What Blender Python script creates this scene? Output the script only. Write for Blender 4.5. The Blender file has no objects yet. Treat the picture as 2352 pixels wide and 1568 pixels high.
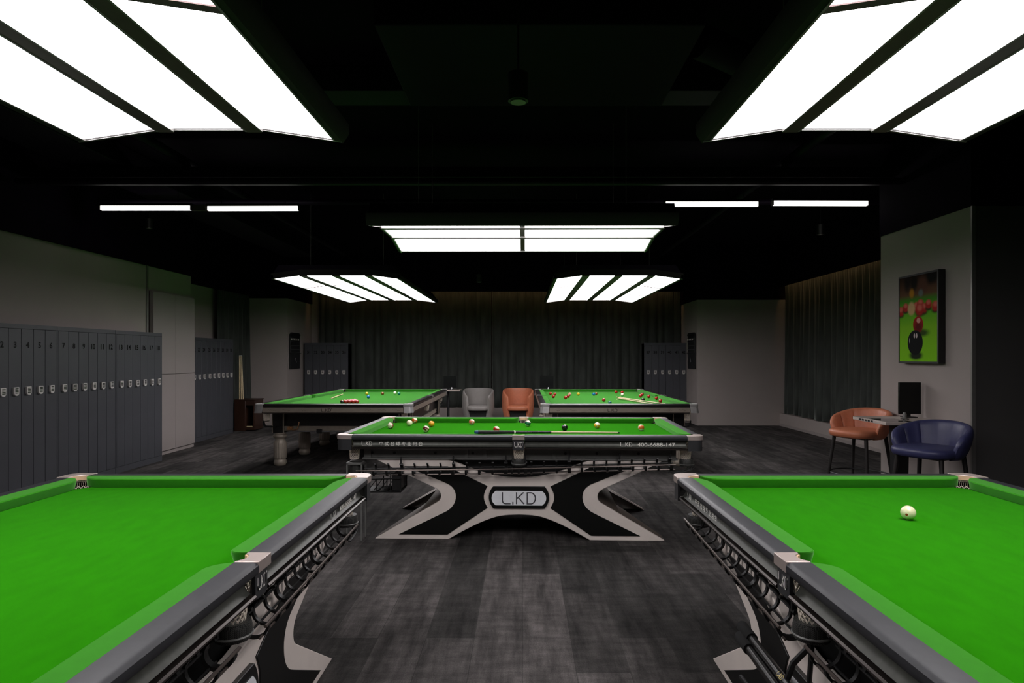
import bpy, bmesh, math, random
from mathutils import Vector, Matrix, Euler
random.seed(7)
PI = math.pi
S = bpy.context.scene
COL = S.collection
# ---------------------------------------------------------------- camera, world, exposure
F, PX, PY, H = 1490.0, 1200.0, 819.0, 1.46
cam = bpy.data.cameras.new('camera'); camo = bpy.data.objects.new('camera', cam); COL.objects.link(camo)
cam.sensor_width = 36; cam.lens = 36 * F / 2352
cam.shift_x = -(PX - 1176) / 2352; cam.shift_y = (PY - 784) / 2352
cam.clip_start = 0.05
camo.location = (0, 0, H); camo.rotation_euler = (PI / 2, 0, 0)
S.camera = camo
W = bpy.data.worlds.new('world'); S.world = W; W.use_nodes = True
W.node_tree.nodes['Background'].inputs[0].default_value = (0.5, 0.6, 0.8, 1)
W.node_tree.nodes['Background'].inputs[1].default_value = 0.004
S.view_settings.view_transform = 'Standard'; S.view_settings.look = 'None'
S.view_settings.exposure = 0.0; S.view_settings.gamma = 1.0; S.view_settings.use_curve_mapping = False
LAMP = 8.0          # radiance of the table lamps' diffusers
TUBE = 3.0          # radiance of the ceiling tubes


def at(px, py, z):              # the place seen at a pixel of the photograph, at height z
    y = (H - z) * F / (py - PY)
    return Vector(((px - PX) * y / F, y, z))

# ---------------------------------------------------------------- materials


def s2l(c):
    return tuple((v / 12.92 if v <= 0.04045 else ((v + 0.055) / 1.055) ** 2.4) for v in c)


MATS = {}


def mat(name, col, rough=0.5, metal=0.0, spec=0.5, var=0.0, vscale=20, bump=0.0, bscale=200, sheen=0.0,
        coat=0.0, emit=None, estr=0.0, stretch=None, srough=0.3, stint=(1, 1, 1)):
    if name in MATS:
        return MATS[name]
    m = bpy.data.materials.new(name); m.use_nodes = True
    nt = m.node_tree; b = nt.nodes['Principled BSDF']
    b.inputs['Base Color'].default_value = (*col, 1)
    b.inputs['Roughness'].default_value = rough
    b.inputs['Metallic'].default_value = metal
    b.inputs['Specular IOR Level'].default_value = spec
    b.inputs['Sheen Weight'].default_value = sheen
    b.inputs['Sheen Roughness'].default_value = srough
    b.inputs['Sheen Tint'].default_value = (*stint, 1)
    b.inputs['Coat Weight'].default_value = coat
    b.inputs['Coat Roughness'].default_value = 0.08
    if emit:
        b.inputs['Emission Color'].default_value = (*emit, 1)
        b.inputs['Emission Strength'].default_value = estr
    tc = nt.nodes.new('ShaderNodeTexCoord')
    mp = nt.nodes.new('ShaderNodeMapping'); nt.links.new(tc.outputs['Object'], mp.inputs[0])
    if stretch:
        mp.inputs['Scale'].default_value = stretch
    if var > 0:
        n = nt.nodes.new('ShaderNodeTexNoise'); n.inputs['Scale'].default_value = vscale; n.inputs['Detail'].default_value = 5
        nt.links.new(mp.outputs[0], n.inputs['Vector'])
        r = nt.nodes.new('ShaderNodeMapRange')
        r.inputs[1].default_value = 0.25; r.inputs[2].default_value = 0.75
        r.inputs[3].default_value = 1 - var; r.inputs[4].default_value = 1 + var
        nt.links.new(n.outputs['Fac'], r.inputs[0])
        vm = nt.nodes.new('ShaderNodeVectorMath'); vm.operation = 'SCALE'
        vm.inputs[0].default_value = col; nt.links.new(r.outputs[0], vm.inputs['Scale'])
        nt.links.new(vm.outputs[0], b.inputs['Base Color'])
    if bump > 0:
        n = nt.nodes.new('ShaderNodeTexNoise'); n.inputs['Scale'].default_value = bscale
        nt.links.new(mp.outputs[0], n.inputs['Vector'])
        bp = nt.nodes.new('ShaderNodeBump'); bp.inputs['Strength'].default_value = bump; bp.inputs['Distance'].default_value = 0.002
        nt.links.new(n.outputs['Fac'], bp.inputs['Height']); nt.links.new(bp.outputs[0], b.inputs['Normal'])
    MATS[name] = m
    return m


M_FELT = mat('green_felt', (0.017, 0.186, 0.0012), 0.95, spec=0.0, var=0.10, vscale=9, bump=0.15, bscale=900, sheen=0.20, srough=0.36, stint=(0.35, 1, 0.25), stretch=(1, 2.5, 1))
M_FELT2 = mat('green_cushion_cloth', (0.028, 0.20, 0.008), 0.9, spec=0.03, var=0.06, vscale=30, bump=0.1, bscale=900, sheen=0.6, srough=0.4, stint=(0.40, 1, 0.30))  # same felt as the bed; lighter green paints in the light it catches
M_FELTS = mat('snooker_felt', (0.022, 0.175, 0.010), 0.95, spec=0.05, var=0.06, vscale=8, sheen=0.32, srough=0.45, stint=(0.5, 1, 0.4))
M_RAIL = mat('charcoal_rail_wrap', (0.027, 0.028, 0.032), 0.45, spec=0.5, var=0.15, vscale=30, bump=0.12, bscale=1200)
M_RAILB = mat('black_rail_wood', (0.012, 0.010, 0.010), 0.3, spec=0.5, var=0.2, vscale=15)
M_APRON = mat('gunmetal_apron', (0.075, 0.078, 0.066), 0.4, metal=0.35, var=0.2, vscale=12, stretch=(4, 1, 1))
M_MOLD = mat('bronze_moulding', (0.055, 0.045, 0.040), 0.3, metal=0.7, var=0.15, vscale=40)
M_CHAMP = mat('champagne_metal', (0.56, 0.47, 0.43), 0.36, metal=0.45, var=0.05, vscale=30)
M_PEWTER = mat('pewter_metal', (0.42, 0.41, 0.40), 0.4, metal=0.4, var=0.1, vscale=25)
M_LINER = mat('cream_pocket_liner', (0.72, 0.48, 0.30), 0.5, var=0.04)
M_NET = mat('cream_net_cord', (0.66, 0.59, 0.50), 0.8, var=0.2, vscale=120)
M_PLATE = mat('warm_grey_metal_panel', (0.80, 0.715, 0.655), 0.5, metal=0.0, var=0.05, vscale=6)
M_ENDP = mat('bronze_end_panel', (0.15, 0.118, 0.10), 0.42, metal=0.3, var=0.06, vscale=6)
M_BLACKGL = mat('black_gloss_panel', (0.006, 0.0065, 0.006), 0.3, spec=0.4, var=0.1)
M_FRAME = mat('dark_grey_steel', (0.19, 0.19, 0.18), 0.5, metal=0.3, var=0.1, vscale=15)
M_BLK = mat('black_plastic', (0.008, 0.008, 0.008), 0.45, var=0.1)
M_BRKT = mat('dark_slate_plastic', (0.030, 0.031, 0.033), 0.5, var=0.1)
M_ROD = mat('bronze_rod', (0.16, 0.13, 0.115), 0.35, metal=0.6, var=0.1)
M_WHITE = mat('white_print', (0.95, 0.93, 0.86), 0.5, var=0.03)
M_GREYP = mat('grey_print', (0.09, 0.09, 0.10), 0.5, var=0.03)
M_BADGE = mat('silver_badge', (0.93, 0.95, 0.98), 0.5, metal=0.0, var=0.05)
M_SNAP = mat('snooker_champagne_apron', (0.34, 0.29, 0.24), 0.38, metal=0.3, var=0.1, vscale=12)
M_SNLEG = mat('snooker_leg_paint', (0.42, 0.365, 0.30), 0.4, metal=0.25, var=0.1)
M_BODY = mat('black_table_body', (0.010, 0.009, 0.009), 0.35, var=0.1)
M_BRASS = mat('brass', (0.75, 0.42, 0.22), 0.3, metal=0.8, var=0.1)
M_STEEL = mat('polished_steel', (0.6, 0.6, 0.62), 0.25, metal=0.9, var=0.05)
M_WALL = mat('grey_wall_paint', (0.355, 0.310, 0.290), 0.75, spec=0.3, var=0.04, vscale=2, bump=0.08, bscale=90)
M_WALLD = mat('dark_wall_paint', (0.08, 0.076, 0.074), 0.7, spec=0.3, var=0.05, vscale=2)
M_CEIL = mat('black_ceiling_paint', (0.0062, 0.0019, 0.0098), 0.85, spec=0.08, var=0.3, vscale=3)
M_DUCT = mat('black_painted_duct', (0.0085, 0.0030, 0.0140), 0.6, spec=0.2, var=0.3, vscale=6)
M_LAMPF = mat('lamp_frame', (0.135, 0.092, 0.088), 0.45, metal=0.4, var=0.1)
M_FASC = mat('lamp_fascia_paint', (0.014, 0.011, 0.010), 0.6, metal=0.0, var=0.1)
M_LAMPT = mat('lamp_frame_edge', (0.35, 0.34, 0.33), 0.35, metal=0.6, var=0.05)
M_LIT = mat('lit_diffuser', (0.8, 0.8, 0.8), 0.5, emit=(1, 0.955, 0.98), estr=LAMP)
M_TUBE = mat('lit_tube', (0.8, 0.8, 0.8), 0.5, emit=(1, 0.97, 0.92), estr=TUBE)
M_COVE = mat('warm_led_strip', (0.8, 0.7, 0.5), 0.5, emit=(1, 0.55, 0.25), estr=7.0)
M_LOCK = mat('locker_steel', (0.066, 0.068, 0.078), 0.5, metal=0.15, var=0.06, vscale=4, bump=0.05, bscale=400)
M_LOCKF = mat('locker_gap', (0.012, 0.012, 0.014), 0.6, var=0.05)
M_NUM = mat('black_numeral', (0.006, 0.006, 0.006), 0.2, spec=0.7, var=0.02)
M_SILV = mat('silver_lock', (0.70, 0.67, 0.64), 0.45, metal=0.2, var=0.05)
M_CAB = mat('light_grey_laminate', (0.285, 0.25, 0.24), 0.55, var=0.03, vscale=3)
M_CURT = mat('dark_green_velvet', (0.050, 0.056, 0.050), 0.85, spec=0.2, var=0.3, vscale=9, sheen=0.35, srough=0.35, stretch=(1, 1, 0.25), stint=(0.9, 1, 0.9))
M_BROWN = mat('dark_brown_wood', (0.036, 0.016, 0.010), 0.35, var=0.3, vscale=8, stretch=(1, 1, 0.2))
M_MAPLE = mat('pale_maple', (0.62, 0.50, 0.30), 0.35, var=0.1, vscale=30)
M_ORANGE = mat('orange_leather', (0.56, 0.185, 0.095), 0.45, var=0.08, vscale=25, bump=0.1, bscale=300)
M_BLUE = mat('navy_leather', (0.040, 0.042, 0.115), 0.42, var=0.08, vscale=25, bump=0.1, bscale=300)
M_GREYL = mat('grey_leather', (0.27, 0.25, 0.235), 0.5, var=0.05, vscale=20, bump=0.1, bscale=300)
M_SCREEN = mat('black_screen', (0.002, 0.003, 0.003), 0.3, spec=0.3, var=0.02)
M_STONE = mat('light_stone_top', (0.55, 0.47, 0.42), 0.3, var=0.08, vscale=20)
M_GLASS = mat('smoked_inset_glass', (0.03, 0.026, 0.022), 0.08, spec=0.7, var=0.02)
M_TRIM = mat('aluminium_trim', (0.25, 0.24, 0.23), 0.4, metal=0.5, var=0.05)


def carpet_material():
    m = bpy.data.materials.new('plank_carpet'); m.use_nodes = True; nt = m.node_tree; N = nt.nodes; L = nt.links
    b = N['Principled BSDF']; b.inputs['Roughness'].default_value = 0.95; b.inputs['Specular IOR Level'].default_value = 0.15
    tc = N.new('ShaderNodeTexCoord')
    mp = N.new('ShaderNodeMapping'); mp.inputs['Rotation'].default_value = (0, 0, PI / 2); L.new(tc.outputs['Object'], mp.inputs[0])
    br = N.new('ShaderNodeTexBrick'); br.offset = 0.37; br.squash = 1
    br.inputs['Color1'].default_value = (0.55, 0.55, 0.55, 1); br.inputs['Color2'].default_value = (1.35, 1.3, 1.32, 1)
    br.inputs['Mortar'].default_value = (0.7, 0.7, 0.7, 1); br.inputs['Scale'].default_value = 1
    br.inputs['Mortar Size'].default_value = 0.002; br.inputs['Brick Width'].default_value = 1.0; br.inputs['Row Height'].default_value = 0.25
    br.inputs['Bias'].default_value = 0.0
    L.new(mp.outputs[0], br.inputs['Vector'])

    def noise(sc, det, rng, stretch):
        q = N.new('ShaderNodeMapping'); q.inputs['Scale'].default_value = stretch; L.new(tc.outputs['Object'], q.inputs[0])
        n = N.new('ShaderNodeTexNoise'); n.inputs['Scale'].default_value = sc; n.inputs['Detail'].default_value = det
        n.inputs['Roughness'].default_value = 0.65
        L.new(q.outputs[0], n.inputs['Vector'])
        r = N.new('ShaderNodeMapRange'); r.inputs[1].default_value = 0.35; r.inputs[2].default_value = 0.68
        r.inputs[3].default_value = rng[0]; r.inputs[4].default_value = rng[1]; L.new(n.outputs['Fac'], r.inputs[0]); return r
    n1 = noise(1.0, 8, (0.55, 1.65), (11, 1.6, 1)); n2 = noise(1.0, 6, (0.75, 1.3), (5, 14, 1)); n3 = noise(160, 2, (0.8, 1.2), (1, 1, 1))
    a = N.new('ShaderNodeMath'); a.operation = 'MULTIPLY'; L.new(n1.outputs[0], a.inputs[0]); L.new(n2.outputs[0], a.inputs[1])
    c = N.new('ShaderNodeMath'); c.operation = 'MULTIPLY'; L.new(a.outputs[0], c.inputs[0]); L.new(n3.outputs[0], c.inputs[1])
    v = N.new('ShaderNodeVectorMath'); v.operation = 'SCALE'; L.new(br.outputs['Color'], v.inputs[0]); L.new(c.outputs[0], v.inputs['Scale'])
    w = N.new('ShaderNodeVectorMath'); w.operation = 'MULTIPLY'; L.new(v.outputs[0], w.inputs[0]); w.inputs[1].default_value = (0.052, 0.049, 0.0465)
    L.new(w.outputs[0], b.inputs['Base Color'])
    bp = N.new('ShaderNodeBump'); bp.inputs['Strength'].default_value = 0.3; bp.inputs['Distance'].default_value = 0.003
    L.new(n3.outputs[0], bp.inputs['Height']); L.new(bp.outputs[0], b.inputs['Normal'])
    return m


def perforated_material():
    m = bpy.data.materials.new('black_woven_mesh'); m.use_nodes = True; nt = m.node_tree; N = nt.nodes; L = nt.links
    b = N['Principled BSDF']; b.inputs['Roughness'].default_value = 0.5
    tc = N.new('ShaderNodeTexCoord'); mp = N.new('ShaderNodeMapping'); L.new(tc.outputs['Object'], mp.inputs[0])
    mp.inputs['Rotation'].default_value = (0, PI / 4, 0)
    ck = N.new('ShaderNodeTexChecker'); ck.inputs['Scale'].default_value = 260
    ck.inputs['Color1'].default_value = (0.004, 0.004, 0.004, 1); ck.inputs['Color2'].default_value = (0.07, 0.07, 0.065, 1)
    L.new(mp.outputs[0], ck.inputs['Vector']); L.new(ck.outputs['Color'], b.inputs['Base Color'])
    return m


M_CARPET = carpet_material()
M_MESH = perforated_material()

# ---------------------------------------------------------------- mesh building


class MB:
    def __init__(s):
        s.v = []; s.f = []

    def add(s, vs, fs):
        o = len(s.v); s.v += [tuple(p) for p in vs]; s.f += [tuple(i + o for i in f) for f in fs]; return s

    def box(s, x0, x1, y0, y1, z0, z1):
        return s.add([(x0, y0, z0), (x1, y0, z0), (x1, y1, z0), (x0, y1, z0), (x0, y0, z1), (x1, y0, z1), (x1, y1, z1), (x0, y1, z1)],
                     [(0, 3, 2, 1), (4, 5, 6, 7), (0, 1, 5, 4), (1, 2, 6, 5), (2, 3, 7, 6), (3, 0, 4, 7)])

    def prism(s, poly, fn0, fn1):       # polygon of 2D points, two maps to 3D
        n = len(poly)
        vs = [fn0(*p) for p in poly] + [fn1(*p) for p in poly]
        fs = [tuple(range(n))[::-1], tuple(range(n, 2 * n))] + [(i, (i + 1) % n, n + (i + 1) % n, n + i) for i in range(n)]
        return s.add(vs, fs)

    def pz(s, poly, z0, z1):
        return s.prism(poly, lambda x, y: (x, y, z0), lambda x, y: (x, y, z1))

    def py(s, poly, y0, y1):            # polygon in x,z
        return s.prism(poly, lambda x, z: (x, y0, z), lambda x, z: (x, y1, z))

    def px(s, poly, x0, x1):            # polygon in y,z
        return s.prism(poly, lambda y, z: (x0, y, z), lambda y, z: (x1, y, z))

    def extr(s, prof, a, b, inward):    # closed profile (u,z) swept from a to b
        a = Vector((*a, 0)); b = Vector((*b, 0)); w = Vector((*inward, 0))
        return s.prism(prof, lambda u, z: a + w * u + Vector((0, 0, z)), lambda u, z: b + w * u + Vector((0, 0, z)))

    def lathe(s, prof, n=24, c=(0, 0, 0), flute=None, ax=None):
        vs = []; fs = []
        for r, z in prof:
            for i in range(n):
                a = 2 * PI * i / n
                rr = r
                if flute and flute[0] < z < flute[1]:
                    rr = r * (1 - 0.09 * (0.5 + 0.5 * math.cos(flute[2] * a)) ** 2)
                vs.append(Vector((rr * math.cos(a), rr * math.sin(a), z)))
        if ax is not None:
            q = Vector(ax).to_track_quat('Z', 'Y'); vs = [q @ p for p in vs]
        vs = [p + Vector(c) for p in vs]
        m = len(prof)
        for j in range(m - 1):
            for i in range(n):
                fs.append((j * n + i, j * n + (i + 1) % n, (j + 1) * n + (i + 1) % n, (j + 1) * n + i))
        fs.append(tuple(range(n))[::-1]); fs.append(tuple((m - 1) * n + i for i in range(n)))
        return s.add(vs, fs)

    def cyl(s, p0, p1, r0, r1=None, n=12):
        p0 = Vector(p0); d = Vector(p1) - p0
        return s.lathe([(r0, 0), (r0 if r1 is None else r1, d.length)], n, p0, ax=d)

    def tube(s, pts, r, n=8, closed=False):
        pts = [Vector(p) for p in pts]; m = len(pts); vs = []; fs = []
        up = None
        for i, p in enumerate(pts):
            a = pts[(i - 1) % m] if (closed or i > 0) else p
            b = pts[(i + 1) % m] if (closed or i < m - 1) else p
            t = (b - a).normalized()
            if up is None:
                up = t.orthogonal().normalized()
            up = (up - t * up.dot(t)).normalized(); w = t.cross(up)
            rr = r[i] if isinstance(r, (list, tuple)) else r
            for k in range(n):
                g = 2 * PI * k / n
                vs.append(p + up * (rr * math.cos(g)) + w * (rr * math.sin(g)))
        for i in range(m if closed else m - 1):
            j = (i + 1) % m
            for k in range(n):
                fs.append((i * n + k, i * n + (k + 1) % n, j * n + (k + 1) % n, j * n + k))
        if not closed:
            fs.append(tuple(range(n))[::-1]); fs.append(tuple((m - 1) * n + k for k in range(n)))
        return s.add(vs, fs)

    def strip(s, path, w0, w1, th, fn):  # thick ribbon: path of 2D pts, offset inward by th
        n = len(path); P = [Vector(p) for p in path]; off = []
        for i in range(n):
            t = (P[min(i + 1, n - 1)] - P[max(i - 1, 0)]).normalized(); off.append(P[i] + Vector((-t.y, t.x)) * th)
        poly = [tuple(p) for p in P] + [tuple(p) for p in off[::-1]]
        return s.prism(poly, lambda a, b: fn(a, b, w0), lambda a, b: fn(a, b, w1))

    def grid(s, rows, closed_u=False):
        m = len(rows); n = len(rows[0]); vs = [p for r in rows for p in r]; fs = []
        for j in range(m - 1):
            for i in range(n if closed_u else n - 1):
                k = (i + 1) % n
                fs.append((j * n + i, j * n + k, (j + 1) * n + k, (j + 1) * n + i))
        return s.add(vs, fs)

    def sphere(s, c, r, n=24, m=16):
        rows = []
        for j in range(m + 1):
            t = PI * j / m
            rows.append([Vector(c) + Vector((r * math.sin(t) * math.cos(2 * PI * i / n), r * math.sin(t) * math.sin(2 * PI * i / n), -r * math.cos(t))) for i in range(n)])
        return s.grid(rows, True)

    def mesh(s, name, m, sharp=35, recalc=True, weld=True):
        me = bpy.data.meshes.new(name); me.from_pydata(s.v, [], s.f)
        bm = bmesh.new(); bm.from_mesh(me)
        if weld:
            bmesh.ops.remove_doubles(bm, verts=bm.verts, dist=1e-6)
        if recalc:
            bmesh.ops.recalc_face_normals(bm, faces=bm.faces)
        bm.to_mesh(me); bm.free()
        me.materials.append(m)
        me.polygons.foreach_set('use_smooth', [True] * len(me.polygons))
        me.set_sharp_from_angle(angle=math.radians(sharp))
        return me

    def build(s, name, m, parent=None, label=None, bevel=0, **k):
        o = link(name, s.mesh(name, m, **k), parent)
        if bevel:
            md = o.modifiers.new('bevel', 'BEVEL'); md.width = bevel; md.segments = 2; md.limit_method = 'ANGLE'; md.angle_limit = 0.6
        if label:
            o['label'] = label
        return o


def link(name, data, parent=None):
    o = bpy.data.objects.new(name, data); COL.objects.link(o)
    if parent is not None:
        o.parent = parent
    return o


def tag(o, label, cat, group=None, kind=None):
    o['label'] = label; o['category'] = cat
    if group:
        o['group'] = group
    if kind:
        o['kind'] = kind
    return o


def thing(name, label, cat, loc=(0, 0, 0), rz=0, group=None):
    o = link(name, None); o.location = loc; o.rotation_euler = (0, 0, rz); o.empty_display_size = 0.1
    return tag(o, label, cat, group)


def struct(name, mb, m, bevel=0):
    o = mb.build(name, m, bevel=bevel); o['kind'] = 'structure'; return o


def copy_tree(o, parent=None):
    c = o.copy(); COL.objects.link(c); c.parent = parent
    for ch in list(o.children):
        copy_tree(ch, c)
    return c


def crom(pts, n=5):             # Catmull-Rom through the points
    P = [Vector(p) for p in pts]; out = []
    for i in range(len(P) - 1):
        a = P[max(i - 1, 0)]; b = P[i]; c = P[i + 1]; d = P[min(i + 2, len(P) - 1)]
        for k in range(n):
            t = k / n
            out.append(tuple(.5 * (2 * b + (c - a) * t + (2 * a - 5 * b + 4 * c - d) * t * t + (3 * b - a - 3 * c + d) * t ** 3)))
    return out + [tuple(P[-1])]


def arc(cx, cy, r, a0, a1, n=10):
    return [(cx + r * math.cos(math.radians(a0 + (a1 - a0) * i / n)), cy + r * math.sin(math.radians(a0 + (a1 - a0) * i / n))) for i in range(n + 1)]


# ---- lettering
TXT = {}


def text_pts(s, h, w=None, bold=0.0):
    key = (s, bold)
    if key not in TXT:
        c = bpy.data.curves.new('t', 'FONT'); c.body = s; c.size = 1; c.offset = bold; c.resolution_u = 4
        o = bpy.data.objects.new('t', c); COL.objects.link(o)
        dg = bpy.context.evaluated_depsgraph_get()
        me = bpy.data.meshes.new_from_object(o.evaluated_get(dg))
        TXT[key] = ([v.co.copy() for v in me.vertices], [tuple(p.vertices) for p in me.polygons])
        bpy.data.objects.remove(o); bpy.data.curves.remove(c); bpy.data.meshes.remove(me)
    vs, fs = TXT[key]
    x0 = min(v.x for v in vs); x1 = max(v.x for v in vs); y0 = min(v.y for v in vs); y1 = max(v.y for v in vs)
    k = h / (y1 - y0); kx = k if w is None else w / (x1 - x0)
    return [((v.x - (x0 + x1) / 2) * kx, (v.y - (y0 + y1) / 2) * k) for v in vs], fs


def logo_pts(h, w=None, t=0.13, dot=False):
    strokes = [[(0, 1), (0, .3)] + [(.3 - .3 * math.cos(q * PI / 16), .3 - .3 * math.sin(q * PI / 16)) for q in range(1, 9)] + [(.68, 0)], [(.93, -.03), (.93, .13)],
               [(1.25, 0), (1.25, 1)], [(1.85, 1), (1.27, .46)], [(1.40, .58), (1.9, 0)],
               [(2.2, 0), (2.2, 1), (2.5, 1)] + [(2.5 + .42 * math.sin(q * PI / 14), .5 + .5 * math.cos(q * PI / 14)) for q in range(1, 14)] + [(2.5, 0), (2.2, 0)]]
    vs = []; fs = []
    for st in strokes:
        for a, b in zip(st, st[1:]):
            a = Vector(a); b = Vector(b); d = (b - a).normalized(); nn = Vector((-d.y, d.x)) * t / 2; e = d * t * .35
            o = len(vs); vs += [tuple(a - e - nn), tuple(b + e - nn), tuple(b + e + nn), tuple(a - e + nn)]; fs.append((o, o + 1, o + 2, o + 3))
    if dot:
        o = len(vs); vs += arc(3.18, 1.0, .11, 0, 360, 8)[:-1]; fs.append(tuple(range(o, o + 8)))
    kx = h if w is None else w / 2.92
    return [((x - 1.46) * kx, (y - .5) * h) for x, y in vs], fs


def decal(name, pf, origin, right, up, m, parent, label=None, lift=0.0012):
    pts, fs = pf; o = Vector(origin); r = Vector(right).normalized(); u = Vector(up).normalized(); n = r.cross(u)
    mb = MB(); mb.add([o + r * x + u * y + n * lift for x, y in pts], fs)
    return mb.build(name, m, parent, label, recalc=False, weld=False)


# ---- pocket net shared mesh
def net_mesh(r0, r1, h, strands=11, seg=10, tr=0.0016):
    mb = MB()
    for sgn in (1, -1):
        for k in range(strands):
            pts = []
            for j in range(seg + 1):
                t = j / seg; r = r0 + (r1 - r0) * t ** 0.8; a = 2 * PI * k / strands + sgn * t * 2.6
                pts.append((r * math.cos(a), r * math.sin(a), -h * t))
            mb.tube(pts, tr, 4)
    pts = [(r1 * math.cos(2 * PI * i / 12), r1 * math.sin(2 * PI * i / 12), -h) for i in range(12)]
    mb.tube(pts, tr, 4, True)
    return mb.mesh('pocket_net', M_NET, weld=False)


NET = net_mesh(0.056, 0.034, 0.150, 16, 14, 0.0024)
NETS = net_mesh(0.056, 0.030, 0.19, 15, 12, 0.0026)

# =====================================================================================
# pocket billiard table; long axis = local X, the lettered side = local -Y
# =====================================================================================


def corner_path(HL, HW, r, e, n=8):     # outer outline round the +,+ corner from (HL,HW-e) to (HL-e,HW)
    return [(HL, HW - e)] + arc(HL - r, HW - r, r, 0, 90, n) + [(HL - e, HW)]


def make_top(root, HL, HW, zt, bed, sn, u_rail=0.075, u_c=0.075):
    """slate bed, cushions, rails, castings, liners, nets of a table; sn = snooker look"""
    ce = 0.128 if not sn else 0.115
    cxy = 0.118; cr = 0.058
    mid = 0.100; mr = 0.045
    feltb = M_FELTS if sn else M_FELT
    zc = zt - bed
    X = HL - u_rail; Y = HW - u_rail
    dx = math.sqrt(cr ** 2 - (cxy - u_rail) ** 2); dm = math.sqrt(mr ** 2 - (mid - u_rail) ** 2)
    a1 = math.degrees(math.atan2(-dx, cxy - u_rail))
    # bed with pocket cut-outs
    q = [(X, 0)] if False else []
    cc = (HL - cxy, HW - cxy)
    carc = arc(cc[0], cc[1], cr, a1, a1 - (360 - 2 * (45 - a1) + 0) if False else a1 - (360 - (90 - 2 * a1)), 14)   # the long way round, inside the bed
    marc = arc(0, HW - mid, mr, math.degrees(math.atan2(mid - u_rail, dm)), math.degrees(math.atan2(mid - u_rail, dm)) - (180 + 2 * math.degrees(math.atan2(mid - u_rail, dm))), 10)
    quad = carc + marc     # + + quadrant corner then mid top
    poly = carc + marc + [(-x, y) for x, y in carc[::-1]] + [(-x, -y) for x, y in carc] + [(x, -y) for x, y in marc[::-1]] + [(x, -y) for x, y in carc[::-1]]
    MB().pz(poly, bed - 0.03, bed).build('playing_cloth', feltb, root, 'flat green cloth over the slate bed', sharp=20)
    # cushions

    def cushion(s0, s1, r0, r1, line, inward, along):
        n = 8; path = []
        for i in range(n + 1):
            t = PI / 2 * i / n; path.append((s0 + r0 * (1 - math.cos(t)), u_c * math.sin(t)))
        for i in range(n + 1):
            t = PI / 2 * (1 - i / n); path.append((s1 - r1 * (1 - math.cos(t)), u_c * math.sin(t)))
        A = Vector((*line, 0)); I = Vector((*inward, 0)); T = Vector((*along, 0))

        def ring(sc, z, zn, shr):
            out = []
            for s_, d in path:
                k = d / u_c
                sm = (s0 + s1) / 2; s2 = sm + (s_ - sm) * (1 - shr)
                out.append(A + T * s2 + I * (d * sc) + Vector((0, 0, z + (zn - z) * k)))
            return out
        m0 = ring(0.93, zt, zt - 0.004, 0.004 * 0); m1 = ring(1.0, zt - 0.002, zt - 0.008, 0); m2 = ring(1.0, zt - 0.007, zt - 0.012, 0)
        m3 = ring(0.84, bed + 0.001, bed + 0.001, 0.0)
        mb = MB(); mb.grid([m0, m1, m2, m3])
        n0 = len(mb.v); k = len(path)
        b0 = A + T * s0; b1 = A + T * s1
        mb.f.append(tuple(range(k)))
        mb.f.append(tuple(range(3 * k, 4 * k))[::-1])
        mb.f.append((0, k, 2 * k, 3 * k, 4 * k - 1, 3 * k - 1, 2 * k - 1, k - 1))
        return mb.build('cushion', M_FELTS if sn else M_FELT2, root, sharp=24)
    def collar(x, y, r, ang, net):
        n = 6; z0 = bed - .022; z1 = zt - .022; m = MB()
        for ph in (0, 1):
            pts = []
            for i in range(2 * n + 1):
                a = math.radians(ang[0] + (ang[1] - ang[0]) * i / (2 * n)); pts.append((r * math.cos(a), r * math.sin(a), (z0 if (i + ph) % 2 else z1) - (bed - .006)))
            m.tube(pts, .0022, 4)
        m.build('net_collar', M_NET, net)
    cs = HL - 0.129; ms = 0.050
    for sy in (1, -1):
        cushion(ms, cs, 0.055, 0.120, (0, sy * Y), (0, -sy), (1, 0))
        cushion(ms, cs, 0.055, 0.120, (0, sy * Y), (0, -sy), (-1, 0))
    for sx in (1, -1):
        e = HW - 0.129
        cushion(-e, e, 0.120, 0.120, (sx * X, 0), (-sx, 0), (0, 1))
    # rails and aprons
    if not sn:
        rp = [(u_rail, zt), (0.020, zt), (0.009, zt - .003), (0.002, zt - .010), (0, zt - .020), (0.002, zt - .030), (0.008, zt - .038), (0.020, zt - .041), (u_rail, zt - .041)]
        ap = [(0.034, zt - .041), (0.043, zt - .055), (0.043, zt - .072), (0.036, zt - .085), (0.026, zt - .094), (0.045, zt - .096), (0.07, zt - .096), (0.07, zt - .041)]
        mp = [(0.030, zt - .099), (0.012, zt - .098), (0.007, zt - .103), (0.008, zt - .109), (0.014, zt - .113), (0.03, zt - .115), (0.055, zt - .116), (0.07, zt - .116), (0.07, zt - .099)]
    else:
        rp = [(u_rail, zt), (0.014, zt), (0.005, zt - .004), (0.001, zt - .014), (0.0, zt - .030), (0.004, zt - .042), (0.012, zt - .046), (u_rail, zt - .046)]
        ap = [(0.014, zt - .046), (0.010, zt - .052), (0.010, zt - .108), (0.014, zt - .112), (0.07, zt - .112), (0.07, zt - .046)]
        mp = [(0.016, zt - .112), (0.006, zt - .114), (0.006, zt - .120), (0.02, zt - .124), (0.07, zt - .124), (0.07, zt - .112)]
    segs = []
    g = 0.048
    for sy in (1, -1):
        segs += [((g, sy * HW), (HL - ce, sy * HW), (0, -sy)), ((-HL + ce, sy * HW), (-g, sy * HW), (0, -sy))]
    for sx in (1, -1):
        segs.append(((sx * HL, -HW + ce), (sx * HL, HW - ce), (-sx, 0)))
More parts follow.
